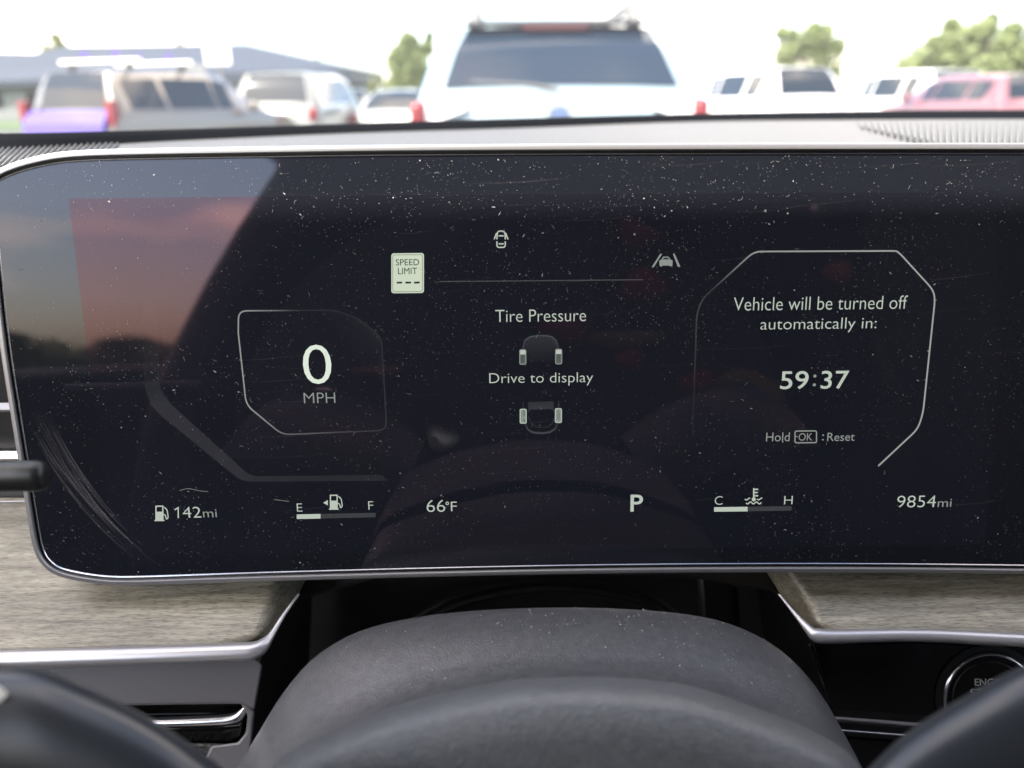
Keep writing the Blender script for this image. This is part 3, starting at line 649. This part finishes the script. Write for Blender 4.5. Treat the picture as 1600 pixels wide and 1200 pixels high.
ringmesh('metal_frame', [(1.3 * U, -.7 * U), (1.32 * U, .35 * U), (1.6 * U, .75 * U), (2.5 * U, .8 * U), (3.1 * U, .45 * U), (3.4 * U, -.4 * U), (3.4 * U, -7 * U)], M_['silver'])
ringmesh('housing', [(3.3 * U, -6.5 * U), (2.2 * U, -9 * U), (1.0 * U, -24 * U), (-6 * U, -30 * U)], M_['dash_dark'])
# active area, its left/top edge shows as a fine line
act_px = [(107, 310.5), (400, 307), (800, 303.5), (1556, 300), (1562, 560), (1540, 852), (800, 860), (182, 868), (160, 730), (133, 520)]
poly2 = [L(a, b) for a, b in act_px]
mesh('active_area', [WP(a, b, .00004) for a, b in poly2], [tuple(range(len(poly2)))], M_['active'], dp)
def flat(nm, pxs, m, h=.00012, par=dp, glow=None, faces=None, **kw):
    pts = [WP(*L(a, b), h) for a, b in pxs]
    o = mesh(nm, pts, faces or [tuple(range(len(pts)))], m, par, **kw)
    if glow is not None:
        at_ = o.data.attributes.new('glow', 'FLOAT', 'POINT')
        for i, g_ in enumerate(glow): at_.data[i].value = g_
    return o
def stroke_pts(pts, wd, closed=False):
    n = len(pts); lo, hi = [], []
    for i in range(n):
        a = pts[(i - 1) % n] if closed or i > 0 else pts[i]; c = pts[(i + 1) % n] if closed or i < n - 1 else pts[i]
        b = pts[i]
        def nrm(p, q):
            dx, dy = q[0] - p[0], q[1] - p[1]; l = math.hypot(dx, dy) or 1; return (-dy / l, dx / l)
        n1 = nrm(a, b) if a != b else nrm(b, c); n2 = nrm(b, c) if b != c else n1
        mx_, my = n1[0] + n2[0], n1[1] + n2[1]; l = math.hypot(mx_, my) or 1; mx_, my = mx_ / l, my / l
        k = 1 / max(.5, mx_ * n1[0] + my * n1[1]); wdd = wd / 2
        lo.append((b[0] - mx_ * k * wdd, b[1] - my * k * wdd)); hi.append((b[0] + mx_ * k * wdd, b[1] + my * k * wdd))
    return lo, hi
def stroke(nm, lines, wd, m, h=.00012, par=dp, glow=None):
    """lines: list of (points, closed); returns one mesh"""
    v, f, g_ = [], [], []
    for pts, closed in lines:
        lo, hi = stroke_pts(pts, wd, closed); n = len(pts); i0 = len(v); v += lo + hi
        for i in range(n if closed else n - 1): f.append((i0 + i, i0 + (i + 1) % n, i0 + n + (i + 1) % n, i0 + n + i))
        if glow: g_ += [glow(*p) for p in pts] * 2
    return flat(nm, v, m, h, par, glow=g_ if glow else None, faces=f)
def rrect(x0, y0, x1, y1, r_, k=5, sk=0):
    pts = []
    for cx, cy, a0 in ((x1 - r_, y0 + r_, -90), (x1 - r_, y1 - r_, 0), (x0 + r_, y1 - r_, 90), (x0 + r_, y0 + r_, 180)):
        for i in range(k + 1):
            a = R(a0 + 90 * i / k); pts.append((cx + r_ * math.cos(a), cy + r_ * math.sin(a)))
    xm = (x0 + x1) / 2
    return [(x, y - sk * (x - xm)) for x, y in pts]
def rpath(pts, r_, k=5):
    """polyline with rounded corners"""
    out = [pts[0]]
    for a, b, c in zip(pts, pts[1:], pts[2:]):
        d1 = min(r_, math.dist(a, b) * .49); d2 = min(r_, math.dist(b, c) * .49)
        p = tuple(b[i] + (a[i] - b[i]) * d1 / math.dist(a, b) for i in (0, 1)); q = tuple(b[i] + (c[i] - b[i]) * d2 / math.dist(b, c) for i in (0, 1))
        for j in range(k + 1):
            t_ = j / k; out.append(tuple((1 - t_) ** 2 * p[i] + 2 * t_ * (1 - t_) * b[i] + t_ * t_ * q[i] for i in (0, 1)))
    out.append(pts[-1]); return out
def dens(pts, step=12):
    out = []
    for a, b in zip(pts, pts[1:]):
        n = max(1, int(math.dist(a, b) / step))
        for i in range(n): out.append((a[0] + (b[0] - a[0]) * i / n, a[1] + (b[1] - a[1]) * i / n))
    out.append(pts[-1]); return out

DG = bpy.context.evaluated_depsgraph_get
def text(nm, s, x0, x1, y0, y1, m, thin=0.0, h=.0002, fn=None, par=None, slope=None):
    """fit the text's own bounding box to the pixel box"""
    cu = bpy.data.curves.new(nm, 'FONT'); cu.body = s; cu.offset = thin; cu.resolution_u = 4
    tmp = bpy.data.objects.new(nm, cu); COL.objects.link(tmp)
    bpy.context.view_layer.update()
    me = bpy.data.meshes.new_from_object(tmp.evaluated_get(DG()))
    bpy.data.objects.remove(tmp)
    xs = [v_.co.x for v_ in me.vertices]; ys = [v_.co.y for v_ in me.vertices]
    ax, bx2, ay, by2 = min(xs), max(xs), min(ys), max(ys)
    xm, ym = (x0 + x1) / 2, (y0 + y1) / 2
    if fn is None:
        l, r_, t_, b_ = L(x0, ym), L(x1, ym), L(xm, y0), L(xm, y1)
        Wd, Ht = r_[0] - l[0], t_[1] - b_[1]; cx, cy = L(xm, ym)
        base = dp.location
        for v_ in me.vertices:
            a = cx + ((v_.co.x - ax) / (bx2 - ax) - .5) * Wd; b = cy + ((v_.co.y - ay) / (by2 - ay) - .5) * Ht
            v_.co = WP(a, b, h) - base
        par = dp
    else:
        for v_ in me.vertices:
            v_.co = fn(x0 + (v_.co.x - ax) / (bx2 - ax) * (x1 - x0), y1 - (v_.co.y - ay) / (by2 - ay) * (y1 - y0)) - par.location
    me.materials.clear(); me.materials.append(m)
    me.name = nm
    o = bpy.data.objects.new(nm, me); COL.objects.link(o); o.parent = par
    return o
# --- warnings / top row
flat('speed_limit_sign', rrect(611.5, 395.5, 662.5, 458, 4, sk=.011), M_['sign'], .0001)
stroke('sign_border', [(rrect(613.8, 398, 660.2, 455.6, 3, sk=.011), True)], 1.1, M_['text_dim'], .00014)
text('sign_word', 'SPEED', 618.5, 655, 404.8, 414.6, M_['ink'], 0.0)
text('sign_word', 'LIMIT', 622, 651.8, 418.4, 428.2, M_['ink'], 0.0)
for a, b in ((620, 628.5), (633.5, 642.3), (647, 655.8)): flat('sign_dash', [(a, 440.2), (b, 440.0), (b, 442.8), (a, 443)], M_['ink'], .00016)
stroke('divider_line', [(dens([(685, 440), (1005, 437)], 20), False)], 1.5, M_['line'], glow=lambda x, y: .17)
# door-ajar icon
stroke('door_open_icon', [(rpath([(776.5, 374), (777, 361), (789, 361), (789.5, 374)], 5), False), (rpath([(776.5, 377), (776.5, 386.5), (789.5, 386.5), (789.5, 377)], 4), False),
                          ([(776, 364), (772.2, 374)], False), ([(790, 364), (793.8, 374)], False), ([(779, 368.5), (787, 368.5)], False), ([(779, 381), (787, 381)], False)], 2.0, M_['text'])
# lane icon
flat('lane_mark', [(1018, 417.5), (1021.5, 417.5), (1034.5, 396.6), (1031.5, 396.6)], M_['text_dim']); flat('lane_mark', [(1051.2, 396.4), (1054, 396.4), (1063, 417), (1059, 417)], M_['text_dim'])
flat('lane_car_icon', [(1030, 407), (1033.5, 405.5), (1036, 401), (1044.5, 401), (1047.5, 405.5), (1051, 407), (1050.5, 415), (1048, 416.6), (1046, 414.8), (1035, 415), (1033, 417), (1030.5, 415.4)], M_['text_dim'])
flat('lane_car_glass', [(1035.6, 405.4), (1037.4, 402.6), (1043.4, 402.5), (1045.4, 405.2)], M_['ink'], .00016)
# --- speed gauge
text('speed_digit', '0', 473.5, 518, 538.5, 600, M_['text_hi'], -.008)
text('speed_unit', 'MPH', 474.8, 524, 613.4, 629.6, M_['text_dim'], -.01)
octo = rpath([(372.5, 520), (372.8, 485.6), (524, 484.6), (560, 498), (596, 527), (604, 665), (598, 672.5), (441, 679), (384.8, 632.5), (372.5, 520)], 13)
octo = dens(octo, 8)
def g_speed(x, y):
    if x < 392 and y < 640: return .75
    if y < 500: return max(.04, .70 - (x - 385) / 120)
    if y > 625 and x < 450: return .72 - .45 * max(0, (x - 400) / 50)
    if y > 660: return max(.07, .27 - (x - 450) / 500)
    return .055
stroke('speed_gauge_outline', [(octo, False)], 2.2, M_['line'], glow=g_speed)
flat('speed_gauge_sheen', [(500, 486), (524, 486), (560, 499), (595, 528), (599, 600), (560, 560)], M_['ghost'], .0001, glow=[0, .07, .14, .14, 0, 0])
oc = [(222, 440), (225, 590), (228, 612), (236, 632), (250, 648), (370, 746), (380, 751), (395, 752.5), (606, 751)]
ic = [(247, 440), (249, 590), (251, 606), (257, 618), (268, 632), (385, 738), (394, 742.5), (405, 744), (597, 742)]
fa = [(i, i + 1, 9 + i + 1, 9 + i) for i in range(8)]
gl_ = [.05, .25, .6, .9, 1, 1, .9, .8, .6]
flat('speed_arc_band', oc + ic, M_['band'], .0001, glow=[g_ * .8 for g_ in gl_] * 2, faces=fa)
# --- centre: tire pressure
text('tire_title', 'Tire Pressure', 774, 915.6, 483.4, 502.6, M_['text'], -.009)
text('drive_message', 'Drive to display', 764.5, 926.6, 582.2, 602.8, M_['text'], -.009)
front = [(816, 566), (816.5, 545), (820, 532), (828, 526), (840, 524.4), (852, 524.2), (862, 526), (869, 532), (873, 545), (873.5, 566)]
stroke('car_outline_front', [(dens(front, 5), False)], 2.5, M_['ghost'], .00010, glow=lambda x, y: max(0.02, min(1.1, 1.1 - (y - 528) / 34)))
flat('car_outline_fill', front, M_['ghost'], .00008, glow=[.05, .3, .45, .5, .55, .55, .5, .45, .3, .05])
flat('car_outline_fill', [(825, 628), (865, 627), (866, 645), (861, 639), (829, 640), (825, 646)], M_['ghost'], .00009, glow=[.5, .5, .4, .8, .8, .4])
rear = [(817, 628), (818, 640), (820, 660), (824, 670), (832, 675.5), (846, 677), (860, 675), (868, 669), (872, 660), (873, 640), (873, 627)]
stroke('car_outline_rear', [(dens(rear, 5), False)], 3.0, M_['ghost'], .0001, glow=lambda x, y: .35 + max(0, y - 660) / 18)
rear2 = [(826, 652), (830, 662), (838, 667), (846, 668), (856, 667), (863, 661), (867, 651)]
stroke('car_outline_rear', [(dens(rear2, 5), False)], 2.0, M_['ghost'], .0001, glow=lambda x, y: .4)
for (x0, x1, y0, y1, fr) in ((811.4, 822.4, 545.7, 569.8, True), (867.4, 878.4, 545, 569.2, True), (812, 823, 638.6, 661.8, False), (867, 878, 637.6, 660.8, False)):
    r_ = flat('tire_icon', rrect(x0, y0, x1, y1, 2.2, 3), M_['tyre_dim'] if fr else M_['tyre_mid'], .0001)
    stroke('tire_icon_edge', [(rrect(x0 + .8, y0 + .8, x1 - .8, y1 - .8, 2, 3), True)], 1.4, M_['text_dim'] if fr else M_['text'], .00014, par=dp)
    if fr: flat('tire_icon_level', [(x0 + 1, y0 + 1), (x1 - 1, y0 + 1), (x1 - 1, y0 + 8), (x0 + 1, y0 + 8)], M_['text'], .00013)
# --- right: shut-off countdown
ro_ = [(1372, 728), (1434, 670), (1442, 645), (1460.8, 466), (1457, 452), (1403, 393), (1398, 392), (1178, 393), (1097, 467), (1088.6, 490), (1082, 680)]
ro_ = dens(rpath(ro_, 12), 9)
def g_r(x, y):
    if x > 1370: return .92
    if y < 396 and x > 1178: return .78 + (x - 1178) / 1500
    if x > 1100: return max(.07, .7 * ((x - 1095) / 80) ** 1.6)
    return max(.02, .12 - (y - 470) / 1400)
stroke('timer_outline', [(ro_, False)], 2.5, M_['line'], glow=g_r)
text('timer_message', 'Vehicle will be turned off', 1146.4, 1417.4, 463, 484, M_['text'], -.009)
text('timer_message', 'automatically in:', 1188, 1369, 496.6, 519.6, M_['text'], -.009)
text('timer_minutes', '59', 1219, 1263, 579.6, 608, M_['text'], .006)
text('timer_colon', ':', 1270, 1275, 585, 603.5, M_['text_dim'])
text('timer_seconds', '37', 1282.5, 1326, 579, 607.4, M_['text'], .006)
text('hold_word', 'Hold', 1196.8, 1233.6, 675.6, 689.4, M_['text_dim'], -.003)
stroke('ok_key', [(rrect(1242, 673.2, 1275.6, 691.6, 2.5, sk=.01), True)], 1.8, M_['text_dim'])
text('ok_word', 'OK', 1247.6, 1269, 676.6, 688.2, M_['text_dim'], -.004)
text('reset_colon', ':', 1284.2, 1287, 678.5, 688, M_['text_dim'])
text('reset_word', 'Reset', 1292.4, 1335.2, 675.8, 688.8, M_['text_dim'], -.003)
# --- bottom row
def pump(nm, x0, y0, s):
    def T(pts): return [(x0 + a * s, y0 + b * s - a * s * .013) for a, b in pts]
    flat(nm, T([(0, 10), (13, 10), (13, 23), (14.5, 23), (14.5, 25), (-1.5, 25), (-1.5, 23), (0, 23)]), M_['text'])
    stroke(nm, [(T([(1, 10.5), (1, 1.2), (12, 1.2), (12, 10.5)]), False)], 2.0 * s, M_['text'], .00013)
    stroke('pump_hose', [(T(rpath([(14, 3), (18.5, 7), (19.5, 12), (20.5, 20), (17.5, 22.5), (16.5, 17), (14.5, 14.5), (13, 14.5)], 2)), False)], 1.7 * s, M_['text'])
pump('fuel_pump_icon', 243, 789.6, .98)
stroke('range_digit', [([(273.0, 796.5), (278.6, 793.0), (278.8, 809.4)], False)], 1.9, M_['text'])
text('range_digits', '42', 285.5, 314.4, 791.6, 808.6, M_['text'], -.009)
text('range_unit', 'mi', 317.4, 339, 795.4, 807.8, M_['text_dim'], -.004)
text('fuel_empty_mark', 'E', 464, 472.6, 786.4, 799, M_['text'], -.010)
text('fuel_full_mark', 'F', 575.6, 583.4, 783, 796, M_['text'], -.010)
flat('fuel_bar_level', [(463.8, 803.6), (501, 802.8), (501, 810.0), (463.8, 810.8)], M_['text'])
flat('fuel_bar_track', [(501.6, 802.8), (587, 801), (587, 808), (501.6, 810)], M_['bar_dim'])
pump('fuel_pump_icon', 515.5, 772.6, .95)
flat('fuel_side_arrow', [(505, 785.4), (512.4, 781), (512.4, 789.6)], M_['text'])
text('outside_temperature', '66', 666.6, 695.6, 780.6, 799.6, M_['text'], -.010)
stroke('degree_ring', [([(698.8 + 2.1 * math.cos(R(a)), 786.3 + 2.1 * math.sin(R(a))) for a in range(0, 360, 30)], True)], 1.3, M_['text'])
text('temperature_unit', 'F', 704.6, 714, 783.6, 798.4, M_['text'], -.009)
text('gear_letter', 'P', 985, 1004.5, 772.6, 799, M_['text'], .012)
text('coolant_cold_mark', 'C', 1116.6, 1128.8, 775, 788.4, M_['text'], -.010)
text('coolant_hot_mark', 'H', 1225, 1238.2, 774.6, 787.6, M_['text'], -.010)
flat('coolant_bar_level', [(1115.6, 792.4), (1168, 791.6), (1168, 798.8), (1115.6, 799.4)], M_['text'])
flat('coolant_bar_track', [(1168.6, 791.6), (1236.8, 790.6), (1236.8, 797.6), (1168.6, 798.8)], M_['bar_dim'])
stroke('coolant_icon', [([(1177.6, 762.5), (1177.6, 780)], False), ([(1178, 764.5), (1184.5, 764.4)], False), ([(1178, 769.5), (1183.5, 769.4)], False), ([(1178, 774.5), (1184.5, 774.4)], False)], 2.2, M_['text'])
flat('coolant_icon', [(1177.6 + 3.2 * math.cos(R(a)), 780 + 3.2 * math.sin(R(a))) for a in range(0, 360, 30)], M_['text'])
stroke('coolant_waves', [([(1163.6 + i * 1.2, 779.6 + 1.5 * math.sin(i * .75)) for i in range(8)], False), ([(1182.6 + i * 1.2, 779.4 + 1.5 * math.sin(i * .75)) for i in range(8)], False),
                         ([(1165.6 + i * 1.25, 785.6 + 1.6 * math.sin(i * .85)) for i in range(20)], False)], 1.7, M_['text'])
text('odometer', '9854', 1401.4, 1462, 774, 792.4, M_['text'], -.010)
text('odometer_unit', 'mi', 1465, 1486.4, 779.4, 791.6, M_['text_dim'], -.004)

# --- dust, fibres, wipe marks on the glass
def inside(pt, p):
    c = False; n = len(p)
    for i in range(n):
        a, b = p[i], p[i - 1]
        if (a[1] > pt[1]) != (b[1] > pt[1]) and pt[0] < (b[0] - a[0]) * (pt[1] - a[1]) / (b[1] - a[1]) + a[0]: c = not c
    return c
rnd = random.Random(5)
xa0 = min(p[0] for p in edge); ya0 = min(p[1] for p in edge); ya1 = max(p[1] for p in edge)
v, f = [], []
cnt = 0
edge_in = offset_loop(edge, -.0005)
while cnt < 8500:
    px, py = rnd.uniform(-20, 1640), rnd.uniform(238, 905)
    d = .5 + .8 * noise.noise(Vector((px / 190, py / 130, 3))) + .5 * noise.noise(Vector((px / 45, py / 35, 9)))
    if px < 330 and py < 500: d *= .55
    if 600 < px < 1100 and 240 < py < 480: d *= 1.5
    if rnd.random() > d: continue
    a, b = L(px, py)
    if not inside((a, b), edge_in): continue
    s = MPP * (.21 + .36 * rnd.random() ** 3.6 + (.9 if rnd.random() < .008 else 0)); el = 1 + (rnd.random() ** 3) * 2.2; th = rnd.gauss(-.35, .8)
    ca, sa = math.cos(th), math.sin(th); i = len(v); k = rnd.choice((4, 5, 6))
    for j in range(k):
        t_ = 2 * math.pi * j / k; rr = s * rnd.uniform(.7, 1.2); x_, y_ = rr * el * math.cos(t_), rr * math.sin(t_) / math.sqrt(el)
        v.append(WP(a + x_ * ca - y_ * sa, b + x_ * sa + y_ * ca, .00028))
    f.append(tuple(range(i, i + k))); cnt += 1
mesh('dust', v, f, M_['dust'], dp, kind='stuff', label='white dust specks scattered over the glass')
FIB = mat('fibre_grey', (.22, .21, .20), .8)
v, f = [], []
for k in range(190):
    px, py = rnd.uniform(0, 1600), rnd.uniform(250, 880); a, b = L(px, py)
    if not inside((a, b), edge_in): continue
    th = rnd.uniform(0, 6.28); ln = MPP * rnd.uniform(2, 7) ; cv = rnd.uniform(-1.2, 1.2); x_, y_ = a, b; q = []
    for j in range(6):
        q.append((x_, y_)); x_ += math.cos(th) * ln / 5; y_ += math.sin(th) * ln / 5; th += cv / 5 * 2
    lo, hi = stroke_pts(q, MPP * .45); i = len(v); v += [WP(*p, .0003) for p in lo + hi]
    f += [(i + j, i + j + 1, i + 7 + j, i + 6 + j) for j in range(5)]
mesh('lint', v, f, FIB, dp, kind='stuff')
# greasy wipe marks (translucent film)
SM = bpy.data.materials.new('smear'); SM.use_nodes = True; t = SM.node_tree; b_ = t.nodes['Principled BSDF']
b_.inputs['Base Color'].default_value = (.45, .42, .42, 1); b_.inputs['Roughness'].default_value = .6
tr = t.nodes.new('ShaderNodeBsdfTransparent'); mi = t.nodes.new('ShaderNodeMixShader'); a_ = t.nodes.new('ShaderNodeAttribute'); a_.attribute_name = 'glow'
t.links.new(a_.outputs['Fac'], mi.inputs[0]); t.links.new(tr.outputs[0], mi.inputs[1]); t.links.new(b_.outputs[0], mi.inputs[2]); t.links.new(mi.outputs[0], t.nodes['Material Output'].inputs[0])
v, f, gg = [], [], []
def smear_line(p, wd, al):
    lo, hi = stroke_pts(p, wd); n = len(p); i = len(v); v.extend(lo + hi)
    for j in range(n - 1): f.append((i + j, i + j + 1, i + n + j + 1, i + n + j))
    gg.extend([al * math.sin(math.pi * j / (n - 1)) for j in range(n)] * 2)
for k in range(34):
    o1, o2 = rnd.uniform(-22, 26), rnd.uniform(-14, 16); t0 = rnd.uniform(0, .4)
    q = catmull([(52, 645), (90, 712), (135, 775), (190, 835), (255, 890)], 5)
    q = [(x + o1 * (1 - i / len(q)) + o2 * i / len(q), y - o1 * .4) for i, (x, y) in enumerate(q)]
    s0 = int(len(q) * t0); s1 = min(len(q), s0 + rnd.randint(6, 14))
    smear_line(q[s0:s1], rnd.uniform(.5, 1.6), rnd.uniform(.04, .16))
for k in range(60):
    x = rnd.uniform(250, 1560); y = rnd.uniform(255, 870); ln = rnd.uniform(50, 180); s_ = rnd.uniform(-.1, -.02)
    smear_line([(x + ln * j / 8, y + ln * j / 8 * s_ + 2 * math.sin(j * .5)) for j in range(9)], rnd.uniform(.6, 1.8), rnd.uniform(.01, .035))
# finger smudge near the centre
cxs, cys = 687, 684
i = len(v); v.append((cxs, cys)); gg.append(.13); nn = 24
for ring_, (ra, rb, al) in enumerate(((9, 8, .12), (18, 15, .05), (27, 22, 0))):
    for j in range(nn):
        a = 2 * math.pi * j / nn; jit = 1 + .12 * math.sin(3 * a + ring_); v.append((cxs + ra * jit * math.cos(a) + ring_ * 2, cys + rb * jit * math.sin(a))); gg.append(al * (.6 + .4 * math.sin(a * 2 + 1)))
for j in range(nn): f.append((i, i + 1 + j, i + 1 + (j + 1) % nn))
for r_ in range(2):
    for j in range(nn): f.append((i + 1 + r_ * nn + j, i + 1 + r_ * nn + (j + 1) % nn, i + 1 + (r_ + 1) * nn + (j + 1) % nn, i + 1 + (r_ + 1) * nn + j))
sm = flat('smear', v, SM, .00024, glow=gg, faces=f); sm['kind'] = 'stuff'
flat('smudge_core', [(671, 684), (678, 681), (684, 684), (682, 690), (675, 691)], M_['black'], .00026)
stroke('scratch', [(catmull([(281, 766), (295, 763), (310, 766), (326, 768)], 3), False), (catmull([(428, 780), (452, 783)], 3), False)], .9, FIB, .0003)

# ================================================================== steering column shroud
def curve_rows(specs, m, nm, par, n=60, smooth=True, **kw):
    """specs: list of (pixel polyline, depth)"""
    rows = []
    for pts, Z in specs:
        q = resample(catmull(pts, 8), n); rows.append([at(a, b, Z) for a, b in q])
    return grid(nm, rows, m, par, smooth=smooth, **kw)
C0 = [(345, 1260), (372, 1195), (400, 1150), (440, 1084), (490, 1026), (560, 985), (650, 963), (750, 952), (850, 948), (950, 949), (1050, 955.5), (1130, 970), (1200, 1001), (1250, 1042), (1290, 1095), (1322, 1152), (1345, 1195), (1375, 1260)]
C1 = [(380, 1300), (410, 1235), (440, 1196), (512, 1158), (597, 1124), (681, 1099), (794, 1077), (878, 1072), (962, 1073), (1075, 1085), (1187, 1122), (1300, 1172), (1345, 1215), (1360, 1260), (1370, 1300)]
n_ = 60
a0 = resample(catmull(C0, 8), n_); a1 = resample(catmull(C1, 8), n_)
def mixrow(t_, Z, dy=0, inset=0):
    out = []
    for p, q in zip(a0, a1):
        x = p[0] + (q[0] - p[0]) * t_; y = p[1] + (q[1] - p[1]) * t_ + dy
        x = 870 + (x - 870) * (1 - inset); out.append(at(x, y, Z))
    return out
cl = root('steering_column_shroud', at(870, 1100, .24), 'dusty black domed shroud of the steering column below the display', 'steering column')
prof = [(0, .262, 26, .05), (0, .252, 10, .02), (0, .245, 2.5, .005), (.012, .2415, 0, 0), (.05, .2375, 0, 0), (.12, .233, 0, 0), (.25, .2275, 0, 0), (.42, .222, 0, 0), (.6, .217, 0, 0), (.78, .212, 0, 0), (.92, .206, 0, 0), (1, .2, 0, 0), (1.1, .19, 0, 0)]
grid('shroud', [mixrow(a, b, c, d) for a, b, c, d in prof], M_['rubber'], cl)
# dust on the shroud
v, f = [], []
base = [mixrow(a, b, c, d) for a, b, c, d in prof]
for k in range(650):
    i = rnd.choice((2, 3, 3, 4, 4, 5, 5, 6, 6, 7, 8)); j = min(n_ - 2, int(rnd.triangular(4, n_ - 6, 40)))
    s_, t_ = rnd.random(), rnd.random()
    p = base[i][j].lerp(base[i][j + 1], s_).lerp(base[i + 1][j].lerp(base[i + 1][j + 1], s_), t_)
    nr = (base[i][j + 1] - base[i][j]).cross(base[i + 1][j] - base[i][j]).normalized()
    if nr.dot(CAMP - p) < 0: nr = -nr
    r_ = .00005 + .00024 * rnd.random() ** 4; ii = len(v)
    c = p + nr * r_ * .7
    for d in ((1, 0, 0), (-1, 0, 0), (0, 1, 0), (0, -1, 0), (0, 0, 1), (0, 0, -1)): v.append(c + Vector(d) * r_ * rnd.uniform(.7, 1.3))
    f += [(ii + a, ii + b, ii + c_) for a, b, c_ in ((0, 2, 4), (2, 1, 4), (1, 3, 4), (3, 0, 4), (2, 0, 5), (1, 2, 5), (3, 1, 5), (0, 3, 5))]
mesh('dust', v, f, mat('grey_dust', (.38, .375, .36), .9), cl, kind='stuff')

# ================================================================== steering wheel
sw = root('steering_wheel', (0, .06, .98), 'black steering wheel, grey hub and two spokes out of focus in front', 'steering wheel')
hub_prof = [(0, .186, -2), (-14, .180, 0), (-9, .175, 0), (-3, .1705, 0), (0, .167, 0), (10, .163, 0), (30, .160, 0), (90, .158, 0), (220, .158, 0), (420, .165, 0), (600, .19, 0)]
rows = []
for dy, Z, q in hub_prof: rows.append([at(x + (870 - x) * (0 if dy < 100 else (dy - 100) * .0006), y + dy, Z) for x, y in a1])
grid('hub', rows, M_['hub'], sw)
LS = [(-160, 1046), (-60, 1040), (0, 1042), (60, 1047), (130, 1074), (200, 1105), (260, 1139), (310, 1174), (355, 1208), (430, 1275)]
RS = [(1290, 1275), (1345, 1215), (1400, 1160), (1450, 1124), (1500, 1094), (1560, 1060), (1610, 1038), (1700, 1010), (1800, 1000)]
for C in (LS, RS):
    q = resample(catmull(C, 6), 40)
    rows = [[at(x, y + dy, Z) for x, y in q] for dy, Z in ((60, .17), (12, .158), (1, .150), (-2, .145), (1, .1405), (10, .137), (30, .1345), (80, .132), (180, .131), (400, .14), (500, .17))]
    grid('spoke', rows, M_['spoke'], sw)
pad = [at(*p, .133) for p in ((-60, 1068), (-8, 1066), (13, 1084), (-2, 1098), (-60, 1102))]
mesh('button_mark', pad + [p + (p - CAMP) * .01 for p in pad], [(0, 1, 2, 3, 4), (9, 8, 7, 6, 5)] + [(i, (i + 1) % 5, 5 + (i + 1) % 5, 5 + i) for i in range(5)], mat('button_white', (.75, .77, .72), .5), sw)
# rim, behind and above the camera's view
cR = Vector((0, .012, 1.2 - .155)); upd = Vector((0, .25, .97)).normalized(); rp = []
for k in range(72):
    a = 2 * math.pi * k / 72; rp.append(cR + Vector((1, 0, 0)) * math.cos(a) * .185 + upd * math.sin(a) * .185)
rows = []
for k in range(73):
    a = 2 * math.pi * k / 72; rad = Vector((1, 0, 0)) * math.cos(a) + upd * math.sin(a); nn_ = Vector((1, 0, 0)).cross(upd)
    rows.append([cR + rad * .185 + (rad * math.cos(t_) + nn_ * math.sin(t_)) * .014 for t_ in [2 * math.pi * j / 12 for j in range(12)]])
grid('rim', rows, mat('rim_leather', (.008, .008, .008), .9, spec=.2), sw, close=True)

# stalk at left
st = root('indicator_stalk', at(-60, 745, .2), 'black indicator stalk tip poking in at the left edge, out of focus', 'stalk')
q = [(-260, 752, 23), (-60, 747, 24), (30, 744, 25.5), (58, 743.5, 25.5), (68, 743, 23), (73, 743, 17), (74, 743, 6)]
pts = [at(a, b, .20) for a, b, c in q]
tube('lever', pts, [c * .2 / 1200 for a, b, c in q], M_['stalk'], st, n=24, flat=.8)

# start button
sb = root('start_button', at(1544, 1090, .276), 'round black engine start button with silver ring, lower right', 'button')
FPt = at(1430, 1060, .276); va = at(1600, 1011, .276) - at(1430, 1003, .276); vb = at(1430, 1130, .276) - at(1430, 1003, .276)
FN = _f * -1
def F(px, py, h=0): return at(px, py, .2755) + FN * h
def disc_ring(nm, r0_, r1_, h0, h1, m, seg=64, cx=1545, cy=1091, mid=.0005):
    rows = []
    for rr, hh in ((r0_, h0), (r0_ + (r1_ - r0_) * .25, h0 + mid), (r0_ + (r1_ - r0_) * .75, h1 + mid), (r1_, h1)):
        rows.append([F(cx + rr * math.cos(2 * math.pi * k / seg), cy + rr * math.sin(2 * math.pi * k / seg), hh) for k in range(seg)])
    return grid(nm, rows, m, sb, close=True)
disc_ring('groove', 73, 84, .0003, .0001, M_['stalk'], mid=.0001)
disc_ring('silver_ring', 67.5, 72.5, .0008, .0005, M_['chrome'], mid=.0007)
disc_ring('inner_ring', 57, 59.5, .0006, .0006, M_['stalk'], mid=.0003)
disc_ring('cap', .01, 67, .0004, .0004, M_['piano'], mid=0)
TXT = mat('button_lettering', (.65, .66, .63), .5)
text('lettering', 'ENGINE', 1521, 1575, 1059, 1070, TXT, .004, fn=lambda a, b: F(a, b, .0008), par=sb)
text('lettering', 'START', 1514, 1578, 1075, 1088, TXT, .004, fn=lambda a, b: F(a, b, .0008), par=sb)
text('lettering', 'STOP', 1520, 1572, 1093, 1106, TXT, .004, fn=lambda a, b: F(a, b, .0008), par=sb)
